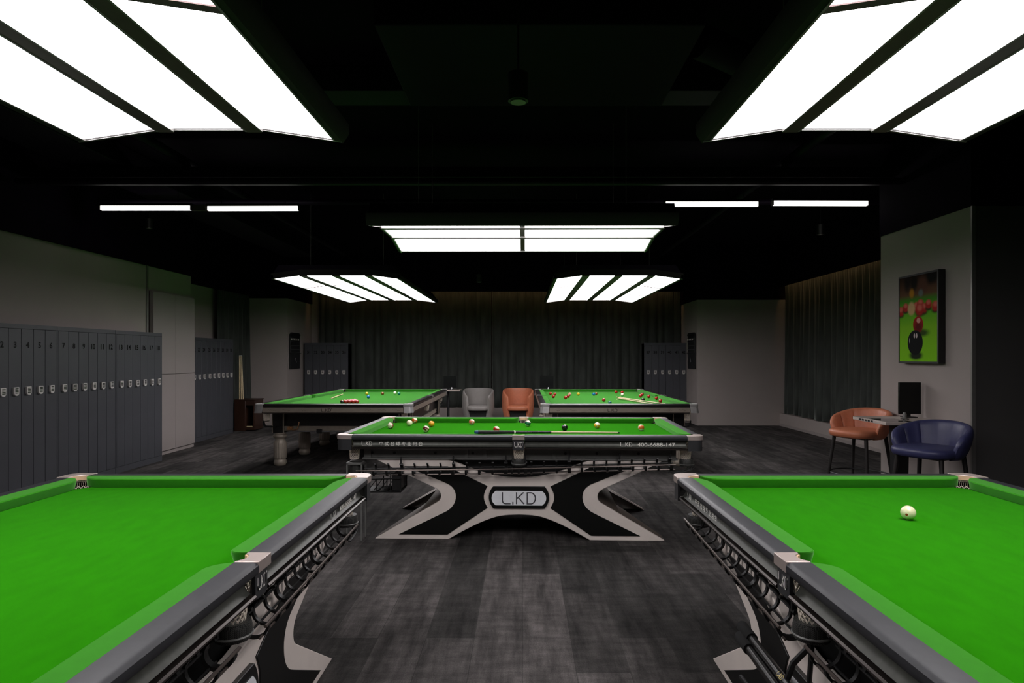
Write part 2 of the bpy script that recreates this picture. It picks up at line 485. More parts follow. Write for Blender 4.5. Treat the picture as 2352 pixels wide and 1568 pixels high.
    for a, b, w in segs:
        MB().extr(rp, a, b, w).build('rail', M_RAILB if sn else M_RAIL, root, sharp=30)
        MB().extr(ap, a, b, w).build('apron', M_SNAP if sn else M_APRON, root, sharp=30)
        MB().extr(mp, a, b, w).build('apron_moulding', M_MOLD, root, sharp=30)
    # castings
    cast = M_PEWTER if sn else M_CHAMP
    th = 0.034
    dd = math.sqrt(cr ** 2 - (cxy - u_rail) ** 2)
    ea = math.degrees(math.asin(max(-1, min(1, -(ce - cxy) / cr))))          # where the pocket circle meets y = HW-ce
    inner = arc(cc[0], cc[1], cr + 0.0005, ea, 90 - ea, 12)
    outer = corner_path(HL, HW, 0.055 if not sn else 0.045, ce)
    polyc = outer + inner[::-1]
    liner = arc(cc[0], cc[1], cr, ea, 90 - ea, 12) + arc(cc[0], cc[1], cr - 0.005, 90 - ea, ea, 12)
    for sx in (1, -1):
        for sy in (1, -1):
            P = [(x * sx, y * sy) for x, y in polyc]
            c = MB().pz(P, zt - th, zt + 0.001).build('corner_casting', cast, root, 'pewter coloured corner casting' if sn else 'champagne metal corner casting', bevel=0.003, sharp=40)
            MB().pz([(x * sx, y * sy) for x, y in liner], zt - 0.024, zt - 0.003).build('pocket_liner', M_LINER if not sn else M_NET, root)
            # corner bracket below the casting
            o2 = corner_path(HL - 0.004, HW - 0.004, 0.055 if not sn else 0.045, ce - 0.006)
            i2 = corner_path(HL - 0.016, HW - 0.016, 0.045, ce - 0.018)
            zb = zt - (0.118 if not sn else 0.115)
            fl = 0.0 if not sn else 0.012
            mb = MB()

            def lo(x, y):
                return ((x + fl) * sx, (y + fl) * sy, zb)
            mb.prism(o2 + i2[::-1], lo, lambda x, y: (x * sx, y * sy, zt - th))
            mb.build('corner_bracket', M_BRKT if not sn else M_PEWTER, root, sharp=40)
            nt = link('pocket_net', NETS if sn else NET, root); nt.location = (sx * cc[0], sy * cc[1], bed - 0.006)
            collar(cc[0] * sx, cc[1] * sy, cr - .002, [sx * 0 + a for a in ([ea, 90 - ea] if (sx, sy) == (1, 1) else [90 + ea, 180 - ea] if (sx, sy) == (-1, 1) else [180 + ea, 270 - ea] if (sx, sy) == (-1, -1) else [270 + ea, 360 - ea])], nt)
    for sy in (1, -1):
        am = math.degrees(math.asin((mid - u_rail) / mr))
        a = arc(0, HW - mid, mr, 180 - am, am, 10)
        P = [(g, HW - 0.001), (-g, HW - 0.001), (-g, Y), (-dm, Y)] + a[1:-1] + [(dm, Y), (g, Y)]
        MB().pz([(x, y * sy) for x, y in P], zt - 0.034, zt + 0.001).build('middle_casting', cast, root, bevel=0.002)
        ln = arc(0, HW - mid, mr, 180 - am, am, 10) + arc(0, HW - mid, mr - 0.005, am, 180 - am, 10)
        MB().pz([(x, y * sy) for x, y in ln], zt - 0.024, zt - 0.003).build('pocket_liner', M_LINER if not sn else M_NET, root)
        tongue = [(-g + .002, zt - .034), (g - .002, zt - .034), (g - .002, zt - .108), (g - .012, zt - .118), (-g + .012, zt - .118), (-g + .002, zt - .108)]
        y0 = sy * (HW - 0.012); y1 = sy * (HW - 0.024)
        MB().py(tongue, y0, y1).build('middle_bracket', M_BRKT if not sn else M_PEWTER, root, bevel=0.002)
        nt = link('pocket_net', NETS if sn else NET, root); nt.location = (0, sy * (HW - mid), bed - 0.006)
        collar(0, sy * (HW - mid), mr - .002, [am + 2, 178 - am] if sy > 0 else [182 + am, 358 - am], nt)
    return cc


def pool_table(name, label, loc, rz, zl, zm, zr, yoff=(0, 0), box=False, cups=True):
    HL, HW, zt, bed = 1.435, 0.79, 0.8475, 0.799
    root = thing(name, label, 'pool table', loc, rz, 'pool tables with crossed metal leg panels')
    make_top(root, HL, HW, zt, bed, False)
    # lettering on the -Y side
    yl = -HW + 0.036
    R_ = (1, 0, 0); U_ = (0, 0, 1); zz = 0.776
    decal('logo', logo_pts(0.031, 0.078, 0.17), (-1.195, yl, zz), R_, U_, M_WHITE, root, 'white L.KD lettering')
    decal('lettering', text_pts('中 式 台 球 专 业 用 台', 0.032, 0.342, 0.012), (-0.925, yl, zz), R_, U_, M_WHITE, root, 'white Chinese lettering')
    decal('logo', logo_pts(0.031, 0.088, 0.17), (0.84, yl, zz), R_, U_, M_WHITE, root, 'white L.KD lettering')
    decal('lettering', text_pts('400-6688-147', 0.029, 0.293, 0.015), (1.072, yl, zz), R_, U_, M_WHITE, root, 'white telephone number')
    decal('logo', logo_pts(0.036, 0.062, 0.15, True), (0, -HW + 0.012, 0.775), R_, U_, M_WHITE, root, 'white L.KD lettering')
    for sx in (1, -1):
        decal('logo', logo_pts(0.036, 0.062, 0.15, True), (sx * (HL - 0.004), -HW + 0.085, 0.775), (0, sx, 0), U_, M_WHITE, root, 'white L.KD lettering')
    # slate frame
    mb = MB()
    prof = [(0, .735), (0.0, .722), (0.014, .717), (0.014, .655), (0, .650), (0, .638), (0.05, .638), (0.05, .735)]
    for sy in (1, -1):
        mb.extr(prof, (-1.24, sy * 0.665), (1.24, sy * 0.665), (0, -sy))
    for sx in (1, -1):
        mb.extr(prof, (sx * 1.26, -0.655), (sx * 1.26, 0.655), (-sx, 0))
    mb.box(-1.22, 1.22, -.63, .63, .642, .777)
    for x in (-1.2, -.42, -.27, .28, .42, .82):
        mb.box(x - .012, x + .012, -0.664, -.645, .652, .72); mb.box(x - .012, x + .012, .645, 0.664, .652, .72)
    mb.build('slate_frame', M_FRAME, root)
    for x in (-1.18, -1.0, -.67, -.37, .37, .62, .95):
        MB().cyl((x, -0.657, .690), (x, -0.645, .690), 0.011, n=10).build('frame_bolt', M_BLK, root)
    # leg base
    E = [(1.157, 0)] + crom([(.665, .288), (.639, .308), (.628, .330), (.626, .354), (.636, .381), (.659, .402), (.70, .423)], 3) + [(.937, .530), (1.155, .640)]
    top = crom([(.576, .640), (.50, .612), (.382, .565), (.277, .530), (.14, .501), (0, .492)], 4)
    bot = crom([(0, .200), (.11, .194), (.2, .176), (.326, .127), (.452, .063), (.565, .0)], 4)
    half = bot + E + top[:-1]
    outline = half + [(0, .492)] + [(-x, z) for x, z in half[::-1][:-1]]
    for y0, y1, nm in ((-.655, -.61, 'front'), (.43, .475, 'rear')):
        MB().py(outline, y0, y1).build('leg_panel', M_PLATE, root, 'warm grey X-shaped leg panel', bevel=0.004)
    inl = [(.573, .038), (.963, .038)] + crom([(.62, .205), (.558, .240), (.518, .288), (.505, .344), (.518, .397), (.557, .437), (.62, .466)], 4) + [(.80, .538), (.923, .584), (.571, .584), (.442, .520)] + crom([(.25, .428), (.272, .385), (.281, .341), (.272, .297), (.25, .255)], 3)
    for s in (1, -1):
        MB().py([(x * s, z) for x, z in inl], -.661, -.650).build('panel_inlay', M_BLACKGL, root, 'glossy black inlay', bevel=0.002)
    bad = crom([(-.205, .428), (-.230, .390), (-.240, .341), (-.230, .292), (-.205, .254)], 4) + crom([(.205, .254), (.230, .292), (.240, .341), (.230, .390), (.205, .428)], 4)
    bd = MB().py(bad, -.672, -.650).build('badge', M_BLACKGL, root, 'black framed badge', bevel=0.003)
    bi = [(x * .905, .336 + (z - .341) * .66) for x, z in bad]
    MB().py(bi, -.675, -.668).build('badge_plate', M_BADGE, bd, 'silver plate')
    decal('logo', logo_pts(0.088, 0.262, 0.11), (0, -.675, .336), R_, U_, M_GREYP, bd, 'grey L.KD lettering')
    # concave end walls of the base: full above, two feet below with a wedge between
    cores = {1: MB(), -1: MB()}
    for s in (1, -1):
        up = E[1:]; core = cores[s]
        core.strip([(x * s, z) for x, z in up], -.61, .43, .018 * s, lambda a, b, w: (a, w, b))
    for s in (1, -1):
        a = Vector(E[1]); b = Vector(E[0]); core = cores[s]
        t = 0.30; m_ = a.lerp(b, t)
        core.strip([(m_.x * s, m_.y), (a.x * s, a.y)], -.61, .43, .018 * s, lambda p, q_, w: (p, w, q_))
        for y_in0, y_in1, y_out0, y_out1 in ((-.61, -.25, -.61, -.50), (.28, .43, .37, .43)):
            n = Vector((-(b - a).y, (b - a).x)).normalized() * .018
            vs = []
            for (P, ya, yb) in ((m_, y_in0, y_in1), (b, y_out0, y_out1)):
                for q_ in (P, P + Vector((-.018, .0))):
                    for y in (ya, yb):
                        vs.append((q_.x * s, y, max(q_.y, 0.001)))
            core.add(vs, [(0, 1, 5, 4), (2, 3, 7, 6), (0, 2, 6, 4), (1, 3, 7, 5), (0, 1, 3, 2), (4, 5, 7, 6)])
    for s in (1, -1):
        cores[s].build('end_panel', M_ENDP, root, 'darker bronze end panel')
    MB().box(-.46, .46, -.56, .40, .24, .642).build('inner_box', M_BLK, root, 'black core between the leg panels')
    # ball return track: rods and ribs
    tr = thing_part('ball_track', root)
    yc = -HW + 0.075

    def rods(x0, z0, x1, z1, yo, gap=0.0):
        for ang, r in ((178, .0055), (-128, .004), (-60, .004), (5, .0045)):
            a = math.radians(ang); y = yc + yo + .046 * math.cos(a); dz = .046 * math.sin(a)
            MB().cyl((x0, y, z0 + dz), (x1, y, z1 + dz), r, n=8).build('track_rod', M_ROD if ang in (178, -128) else M_BLK, tr)
        n = max(2, int(abs(x1 - x0) / .102))
        for i in range(n + 1):
            t = (i + .3) / (n + .6); x = x0 + (x1 - x0) * t; z = z0 + (z1 - z0) * t
            path = [(yc + yo + .050 * math.cos(math.radians(q)), z + .050 * math.sin(math.radians(q))) for q in range(80, -186, -14)]
            wd = .0075 if i % 4 else .012
            m = MB(); m.strip(path, x - wd, x + wd, -.008 if i % 4 else -.012, lambda p, q_, w: (w, p, q_))
            if i % 4 == 0:
                m.box(x - .006, x + .006, yc + yo + .004, yc + yo + .016, z + .045, min(z + .10, .70))
            m.build('track_rib', M_BLK, tr, sharp=40)
    rods(1.22, zr, .07, zm + .0, yoff[1]); rods(-.07, zm - .004, -1.28, zl, yoff[0])
    if not (yoff[0] or yoff[1]):
        rods(.07, zm, -.07, zm - .004, 0)
    # black mesh cups below the visible pockets
    for (x, y) in ((0, -HW + .10), (1.323, -.678)) + (((-1.323, -.678),) if not box else ()):
        cup = MB().lathe([(.052, .655), (.056, .64), (.056, .615), (.052, .60)], 20, (x, y, 0)).build('pocket_cup', M_MESH, root, 'black woven cup')
        pts = [(x + .057 * math.cos(2 * PI * i / 20), y + .057 * math.sin(2 * PI * i / 20), .615) for i in range(20)]
        MB().tube(pts, .004, 6, True).build('cup_ring', M_FRAME, cup)
    for k in range(3):
        a = math.radians(20 + 30 * k)
        pts = [(1.323 + .055 * math.cos(a) * (1 - t * .2) - .16 * t ** 2, -.678 - .052 * math.cos(a - .5) + .0 * t, .61 - .055 * math.sin(t * PI / 2)) for t in [i / 8 for i in range(9)]]
        MB().tube(pts, .004, 6).build('feed_wire', M_BLK, tr)
    if box:
        bt = MB()
        bx = -1.20
        for y in (-.74, -.52):
            for z in (.50, .40):
                bt.tube([(bx - .04, y, z - .01), (bx + .27, y, z)], .006, 6)
        for x in (bx - .04, bx + .08, bx + .16, bx + .27):
            bt.tube([(x, -.74, .50), (x, -.74, .40), (x, -.52, .40), (x, -.52, .50)], .005, 6)
        bt.box(bx + .20, bx + .265, -.735, -.53, .41, .53)
        bt.box(bx - .04, bx + .27, -.74, -.52, .388, .396)
        bt.cyl((bx + .19, -.745, .39), (bx + .19, -.745, .54), .004)
        for k in range(5):
            bt.tube([(bx - .03 + k * .045, -.745, .41), (bx + .03 + k * .045, -.735, .49)], .004, 6)
        bt.build('ball_tray', M_BLK, root, 'black ball collecting tray at the low end')
    return root


def thing_part(name, parent):
    o = link(name, None, parent); o.empty_display_size = .05
    return o


TC = pool_table('pool_table', 'centre pool table standing crosswise with numbered balls and a cue on it', (-0.009, 5.83, 0), math.radians(-1.65), .56, .585, .62, box=True)
TL = pool_table('pool_table', 'empty pool table in the left foreground, partly outside the picture', (-1.575, 1.983, 0), PI / 2, .595, .605, .630, yoff=(.02, 0))
TR = pool_table('pool_table', 'pool table in the right foreground with a single cue ball', (1.575, 1.983, 0), -PI / 2, .645, .605, .595, yoff=(0, .02))


def snooker_table(label, cx, y0, y1):
    L = y1 - y0; HL = L / 2; HW = 1.01; zt = .857; bed = .812
    # the long axis is local X; rotated so that local -X end faces the camera
    root = thing('snooker_table', label, 'snooker table', (cx, (y0 + y1) / 2, 0), PI / 2, 'snooker tables at the back')
    make_top(root, HL, HW, zt, bed, True)
    # body
    MB().box(-HL + .43, HL - .43, -HW + .15, HW - .15, .535, .735).build('table_body', M_BODY, root, 'black panelled table body')
    mb = MB(); mb.box(-HL + .415, HL - .415, -HW + .135, HW - .135, .475, .53); mb.box(-HL + .408, HL - .408, -HW + .128, HW - .128, .52, .532); mb.box(-HL + .408, HL - .408, -HW + .128, HW - .128, .472, .482)
    mb.build('body_moulding', M_SNLEG, root)
    prof = [(.064, 0), (.072, .012), (.083, .035), (.080, .068), (.070, .082), (.072, .092), (.082, .098), (.085, .12), (.087, .30), (.080, .318), (.066, .34), (.064, .36), (.074, .372), (.088, .385), (.094, .40), (.088, .415), (.070, .425), (.070, .445)]
    lm = MB().lathe(prof, 64, flute=(.11, .305, 16)).mesh('leg', M_SNLEG, sharp=60)
    for i in range(4):
        for sy in (1, -1):
            x = -HL + .46 + (L - .92) * i / 3; y = sy * (HW - .165)
            lg = link('leg', lm, root); lg.location = (x, y, 0)
            if i in (0, 3):
                bl = MB().box(x - .078, x + .078, y - .072, y + .072, .445, .742).build('leg_block', M_BODY, root, bevel=.003)
                for a in (-1, 1):
                    for b in (-1, 1):
                        MB().box(x + a * .080 - .006, x + a * .080 + .006, y + b * .074 - .007, y + b * .074 + .007, .445, .742).build('block_edging', M_SNLEG, bl)
    # lettering on the near end (local -X, seen from the camera)
    xe = -HL + .010
    rgt = (0, -1, 0); up = (0, 0, 1)
    decal('logo', logo_pts(.034, .12, .12, True), (xe, 0.09, zt - .080), rgt, up, M_NUM, root, 'black L.KD lettering')
    for k, yy in enumerate((.78, .60, .36, -.46, -.62, -.80)):
        pts = []; r = random.Random(k + int(cx * 10))
        w = .05; st = [(-w + 2 * w * i / 9, r.uniform(-.010, .012)) for i in range(10)]
        vs = []; fs = []
        for a, b in zip(st, st[1:]):
            o = len(vs); vs += [(a[0], a[1] - .001), (b[0], b[1] - .001), (b[0], b[1] + .001), (a[0], a[1] + .001)]; fs.append((o, o + 1, o + 2, o + 3))
        decal('signature', (vs, fs), (xe, yy, zt - .080), rgt, up, M_NUM, root, 'fine dark handwritten signature')
    # ball holders: bent black rods below the pockets
    for sx in (-1, 1):
        for sy in (-1, 1):
            cx_, cy_ = sx * (HL - .112), sy * (HW - .112)
            h = MB()
            for k in (-1, 0, 1):
                o_ = .028 * k
                h.tube([(cx_ + o_, cy_ + sy * .03, .63), (cx_ + o_, cy_ + sy * .03, .585), (cx_ + o_ - sx * .02, cy_ + sy * .01, .558), (cx_ + o_ - sx * .08, cy_ - sy * .06, .545), (cx_ - sx * .28, cy_ - sy * .085, .535)], .006, 6)
            ring = [(cx_ + .04 * math.cos(q), cy_ + .04 * math.sin(q), .632) for q in [2 * PI * i / 14 for i in range(14)]]
            h.tube(ring, .0045, 6, True)
            h.build('ball_holder', M_BLK, root, 'bent black rods below the pocket')
    for y in (.40, -.45):
        MB().cyl((-HL + .422, y, .70), (-HL + .432, y, .70), .009, n=10).build('body_stud', M_STEEL, root)
    return root


SL = snooker_table('left snooker table at the back, balls racked as a red pack', -2.415, 8.27, 12.12)
SR = snooker_table('right snooker table at the back with scattered balls and cues', 1.24, 8.27, 12.12)

# rest hanging on brass hooks below the left snooker table
t = thing('brass_hook', 'small brass hook bracket on the black end of the left snooker table', 'hook', (-3.10, 8.655, .505))
b = MB(); b.box(-.03, .03, -.02, .04, -.02, .025); b.tube([(.0, -.02, 0), (.05, -.03, -.02), (.10, -.03, -.01), (.12, -.03, .03), (.13, -.02, .09)], .008, 8); b.sphere((0, -.02, .02), .014, 10, 8)
b.build('hook', M_BRASS, t)
t = thing('long_rest', 'long steel rest slung under the end of the left snooker table', 'rest', (-3.02, 8.64, .468))
MB().cyl((0, 0, 0), (1.5, 0.01, -.02), .008, .011).build('shaft', M_STEEL, t)
MB().box(.28, .35, -.012, .012, -.03, .03).build('sleeve', M_BLK, t)


# ---------------------------------------------------------------- table lamps
def table_lamp(label, cx, cy, length, width, ns, nseg, z_edge, z_mid, horizontal, group):
    """hanging panel lamp; long axis local X; strips side by side in Y, outer strips tilted"""
    root = thing('panel_lamp', label, 'lamp', (cx, cy, 0), 0 if horizontal else PI / 2, group)
    HLn, HWd = length / 2, width / 2
    g = .072 if ns == 3 else .085
    sw = (width - 2 * .03 - (ns - 1) * g) / ns
    ys = [-HWd + .03 + i * (sw + g) for i in range(ns)]

    def zof(y):
        yi = HWd - .03 - sw
        return z_mid if abs(y) <= yi else z_mid + (z_edge - z_mid) * (abs(y) - yi) / (HWd - yi)
    for i in range(ns):
        y0, y1 = ys[i], ys[i] + sw
        for j in range(nseg):
            d = .022 if nseg == 2 else .009
            x0 = -HLn + .03 + (length - .06) * j / nseg + (d if j else 0); x1 = -HLn + .03 + (length - .06) * (j + 1) / nseg - (d if j < nseg - 1 else 0)
            MB().add([(x0, y0, zof(y0) + .006), (x1, y0, zof(y0) + .006), (x1, y1, zof(y1) + .006), (x0, y1, zof(y1) + .006),
                      (x0, y0, zof(y0) + .022), (x1, y0, zof(y0) + .022), (x1, y1, zof(y1) + .022), (x0, y1, zof(y1) + .022)],
                     [(0, 3, 2, 1), (4, 5, 6, 7), (0, 1, 5, 4), (1, 2, 6, 5), (2, 3, 7, 6), (3, 0, 4, 7)]).build('diffuser', M_LIT, root, 'glowing white diffuser')
    fr = MB(); ed = MB(); fa = MB()

    def bar(m, x0, x1, y0, y1, dz0, dz1):
        m.add([(x0, y0, zof(y0) + dz0), (x1, y0, zof(y0) + dz0), (x1, y1, zof(y1) + dz0), (x0, y1, zof(y1) + dz0),
               (x0, y0, zof(y0) + dz1), (x1, y0, zof(y0) + dz1), (x1, y1, zof(y1) + dz1), (x0, y1, zof(y1) + dz1)],
              [(0, 3, 2, 1), (4, 5, 6, 7), (0, 1, 5, 4), (1, 2, 6, 5), (2, 3, 7, 6), (3, 0, 4, 7)])
    for s in (-1, 1):       # side fascias
        y = s * (HWd - .03); yo = s * HWd; yu = s * (HWd + .03)
        z = z_edge
        yu = s * (HWd + (.03 if ns == 3 else .004)); tz = .095 if ns == 3 else .05
        m_ = [(y, zof(y)), (yo, z), (yu, z + .045), (yu, z + tz), (y, z + tz)]
        fa.px(m_, -HLn, HLn)
        bar(ed, -HLn + .028, HLn - .028, min(y - s * .0, y - s * .010), max(y, y - s * .010), -.004, .006)
    yi = [ys[0]] + [v for i in range(ns) for v in (ys[i] + sw, ys[i + 1] if i < ns - 1 else ys[i] + sw)]
    for i in range(ns - 1):
        a, b_ = ys[i] + sw, ys[i + 1]
        pd = .012
        fr.px([(a, zof(a) - pd), (b_, zof(b_) - pd), (b_, z_mid + .06), (a, z_mid + .06)], -HLn + .02, HLn - .02)
        ed.box(-HLn + .028, HLn - .028, a - .008, a + .001, zof(a) - .0125, zof(a) + .008)
        ed.box(-HLn + .028, HLn - .028, b_ - .001, b_ + .008, zof(b_) - .0125, zof(b_) + .008)
    for s in (-1, 1):       # end bars following the arch
        pts = sorted(set([-HWd, -(HWd - .03 - sw), HWd - .03 - sw, HWd]))
        low = [(y, zof(y)) for y in pts]; hi = [(y, zof(y) + .07) for y in pts[::-1]]
        x0, x1 = sorted((s * HLn, s * (HLn - .03)))
        fa.px(low + hi, x0, x1)
        low = [(y, zof(y) - .003) for y in pts]; hi = [(y, zof(y) + .004) for y in pts[::-1]]
        x0, x1 = sorted((s * (HLn - .028), s * (HLn - .018)))
        ed.px(low + hi, x0, x1)
    if nseg == 2:
        pts = sorted(set([-HWd + .02, -(HWd - .03 - sw), HWd - .03 - sw, HWd - .02]))
        low = [(y, zof(y) + .001) for y in pts]; hi = [(y, zof(y) + .03) for y in pts[::-1]]
        fr.px(low + hi, -.022, .022)
    if nseg == 3:
        for j in (1, 2):
            x = -HLn + .03 + (length - .06) * j / 3
            pts = sorted(set([-HWd + .03, -(HWd - .03 - sw), HWd - .03 - sw, HWd - .03]))
            fr.px([(y, zof(y) + .002) for y in pts] + [(y, zof(y) + .02) for y in pts[::-1]], x - .026, x + .026)
    fa.build('fascia', M_FASC, root, 'dark outer fascia')
    fr.build('frame', M_LAMPF, root, 'dark grey divider bars', bevel=0)
    ed.build('frame_edge', M_LAMPT, root, 'bright inner frame lip')
    MB().px([(-HWd, z_edge + .040), (-(HWd - .03 - sw), z_mid + .040), (HWd - .03 - sw, z_mid + .040), (HWd, z_edge + .040), (HWd - .1, z_mid + .13), (-HWd + .1, z_mid + .13)], -HLn + .005, HLn - .005).build('lamp_housing', M_DUCT, root, 'black lamp back')
    for sx in (-.7, .7):
        for sy in (-.6, .6):
            MB().cyl((sx * HLn, sy * HWd, z_mid + .1), (sx * HLn, sy * HWd, 3.70), .003, n=6).build('hanging_wire', M_TRIM, root)
    return root


G = 'panel lamps hanging over the tables'
table_lamp('large white panel lamp over the left foreground pool table', -1.577, 2.05, 2.5, 1.33, 3, 2, 2.545, 2.605, False, G)
table_lamp('large white panel lamp over the right foreground pool table', 1.577, 2.05, 2.5, 1.33, 3, 2, 2.545, 2.605, False, G)
table_lamp('wide white panel lamp over the centre pool table', 0, 5.83, 2.48, 1.33, 3, 2, 2.505, 2.575, True, G).rotation_euler = (0, 0, math.radians(-.3))
table_lamp('long white panel lamp with twelve panes over the left snooker table', -2.415, 10.25, 3.75, 1.67, 4, 3, 2.465, 2.515, False, G)
table_lamp('long white panel lamp with twelve panes over the right snooker table', 1.245, 10.25, 3.75, 1.67, 4, 3, 2.465, 2.515, False, G)


def tube_lamp(label, px0, px1, py, y, tilt, junction=False):
    x0 = (px0 - PX) * y / F; x1 = (px1 - PX) * y / F; z = H - (py - PY) * y / F
    t = thing('tube_lamp', label, 'lamp', ((x0 + x1) / 2, y, z), tilt, 'linear tube lamps below the ceiling')
    w = (x1 - x0) / 2
    MB().box(-w, w, -.025, .025, -.03, .022).build('lit_tube', M_TUBE, t, 'glowing tube', bevel=.006)
    MB().box(-w - .01, w + .01, -.03, .03, .022, .05).build('housing', M_DUCT, t)
    for s in (-1, 1):
        MB().box(s * w - .006, s * w + .006, -.028, .028, -.032, .03).build('end_cap', M_ROD, t)
        MB().cyl((s * w * .7, 0, .04), (s * w * .7, 0, 3.72 - z), .004, n=6).build('hanging_rod', M_DUCT, t)
    if junction:
        MB().box(w + .01, w + .18, -.03, .03, -.035, .03).build('junction_box', mat('tan_junction_box', (.10, .085, .07), .6, var=.05), t, 'tan junction box')


tube_lamp('leftmost of the four glowing ceiling tubes, beside a tan junction box', 232, 440, 477, 7.8, 0.0, True)
tube_lamp('second glowing ceiling tube from the left', 477, 687, 478, 7.8, -.01)
tube_lamp('third glowing ceiling tube, nearest to the centre on the right side', 1527, 1741, 468, 7.7, 0.0)
tube_lamp('rightmost of the four glowing ceiling tubes', 1774, 1993, 466, 7.6, .01)

# =====================================================================================
# balls and cues
# =====================================================================================
R8 = .0286; R12 = .02625


def ball_material(name, col, stripe=False, spots=True):
    if name in MATS:
        return MATS[name]
    m = bpy.data.materials.new(name); m.use_nodes = True; nt = m.node_tree; N = nt.nodes; L = nt.links
    b = N['Principled BSDF']; b.inputs['Roughness'].default_value = .12; b.inputs['Specular IOR Level'].default_value = .5
    b.inputs['Coat Weight'].default_value = .5; b.inputs['Coat Roughness'].default_value = .05
    tc = N.new('ShaderNodeTexCoord'); nm = N.new('ShaderNodeVectorMath'); nm.operation = 'NORMALIZE'; L.new(tc.outputs['Object'], nm.inputs[0])
    sp = N.new('ShaderNodeSeparateXYZ'); L.new(nm.outputs[0], sp.inputs[0])
    cream = (.80, .74, .55, 1)
    az = N.new('ShaderNodeMath'); az.operation = 'ABSOLUTE'; L.new(sp.outputs[2], az.inputs[0])
    lt = N.new('ShaderNodeMath'); lt.operation = 'LESS_THAN'; lt.inputs[1].default_value = .52; L.new(az.outputs[0], lt.inputs[0])
    mx = N.new('ShaderNodeMix'); mx.data_type = 'RGBA'; mx.inputs[6].default_value = cream if stripe else (*col, 1); mx.inputs[7].default_value = (*col, 1)
    L.new(lt.outputs[0], mx.inputs[0])
    ax = N.new('ShaderNodeMath'); ax.operation = 'ABSOLUTE'; L.new(sp.outputs[1], ax.inputs[0])
    gt = N.new('ShaderNodeMath'); gt.operation = 'GREATER_THAN'; L.new(ax.outputs[0], gt.inputs[0])
    m2 = N.new('ShaderNodeMix'); m2.data_type = 'RGBA'; L.new(gt.outputs[0], m2.inputs[0]); L.new(mx.outputs[2], m2.inputs[6])
    if spots == 'red':
        gt.inputs[1].default_value = .985; m2.inputs[7].default_value = (.35, .03, .015, 1)
    elif spots:
        gt.inputs[1].default_value = .955; m2.inputs[7].default_value = cream
    else:
        gt.inputs[1].default_value = 1.1; m2.inputs[7].default_value = cream
    L.new(m2.outputs[2], b.inputs['Base Color'])
    MATS[name] = m
    return m


BALLM = {}


def ball(name, label, loc, r, m, rot=(0, 0, 0), num=None, group=None):
    key = (m.name, r)
    if key not in BALLM:
        BALLM[key] = MB().sphere((0, 0, 0), r, 32, 20).mesh('ball', m, sharp=180)
    o = link(name, BALLM[key]); o.location = loc; o.rotation_euler = rot
    tag(o, label, 'ball', group)
    if num:
        for s in (-1, 1):
            pts, fs = text_pts(num, r * .42, None, .02)
            vs = [(Vector((x * (-s), s * r, y))).normalized() * r * 1.004 for x, y in pts]
            q = MB(); q.add(vs, fs); p = q.build('number', M_NUM, o, recalc=False, weld=False)
    return o


ZB = .799 + R8


def pb(px, py):
    return at(px, py, ZB)


CR = (.84, .80, .50)
GB = 'numbered balls on the centre pool table'
CUEB = ball_material('cue_ball', CR, False, 'red')
ball('cue_ball', 'cream cue ball with a red dot, alone on the right foreground table', pb(2086, 1177), R8, CUEB, (math.radians(6), 0, math.radians(-42)))
ball('pool_ball', 'cream ball showing its white end, leftmost on the centre table', pb(897, 977), R8, ball_material('maroon_stripe', (.16, .02, .015), True), (math.radians(80), 0, math.radians(-8)), None, GB)
ball('cue_ball', 'plain cream cue ball left on the centre table beside the orange striped ball', pb(940.5, 971), R8, CUEB, (0, 0, math.radians(-60)), None, GB)
ball('pool_ball', 'orange striped ball against the far cushion of the centre table', pb(952, 965.4), R8, ball_material('orange_stripe', (.62, .10, .02), True), (.25, .5, math.radians(28)), '13', GB)
ball('pool_ball', 'plain yellow ball on the left of the centre table', pb(991, 973), R8, ball_material('yellow_solid', (.75, .34, .02)), (1.2, 0, 1.0), '1', GB)
ball('pool_ball', 'dark maroon ball with a round number spot, front left of the centre table', pb(978.5, 985), R8, ball_material('maroon_solid', (.12, .018, .012), True), (.15, .5, math.radians(38)), '15', GB)
ball('pool_ball', 'salmon pink ball with a number spot near the far cushion of the centre table', pb(1083.5, 969), R8, ball_material('salmon_stripe', (.60, .16, .09), True), (.1, .3, math.radians(25)), '5', GB)
ball('pool_ball', 'red ball half hidden behind the cue butt on the centre table', pb(1140, 986), R8, ball_material('red_stripe', (.50, .015, .012), True), (.5, .1, 1.2), '11', GB)
ball('pool_ball', 'dark green ball by the far middle pocket of the centre table', pb(1212.5, 972), R8, ball_material('green_solid', (.006, .12, .05), True), (.35, .1, 1.4), '14', GB)
ball('pool_ball', 'black ball with a white spot on top, right of the centre table cue', pb(1297, 982), R8, ball_material('black_solid', (.006, .006, .006), False), (-1.1, .2, -.1), '8', GB)
ball('pool_ball', 'yellow striped ball right of the black ball on the centre table', pb(1371.5, 976.5), R8, ball_material('yellow_stripe', (.75, .38, .02), True), (.35, .35, -.2), '9', GB)
ball('pool_ball', 'orange ball at the right end of the centre table', pb(1472.5, 982), R8, ball_material('orange_solid', (.62, .13, .02), True), (.1, .3, 1.9), '5', GB)

ZS = .812 + R12


def sb(px, py):
    return at(px, py, ZS)


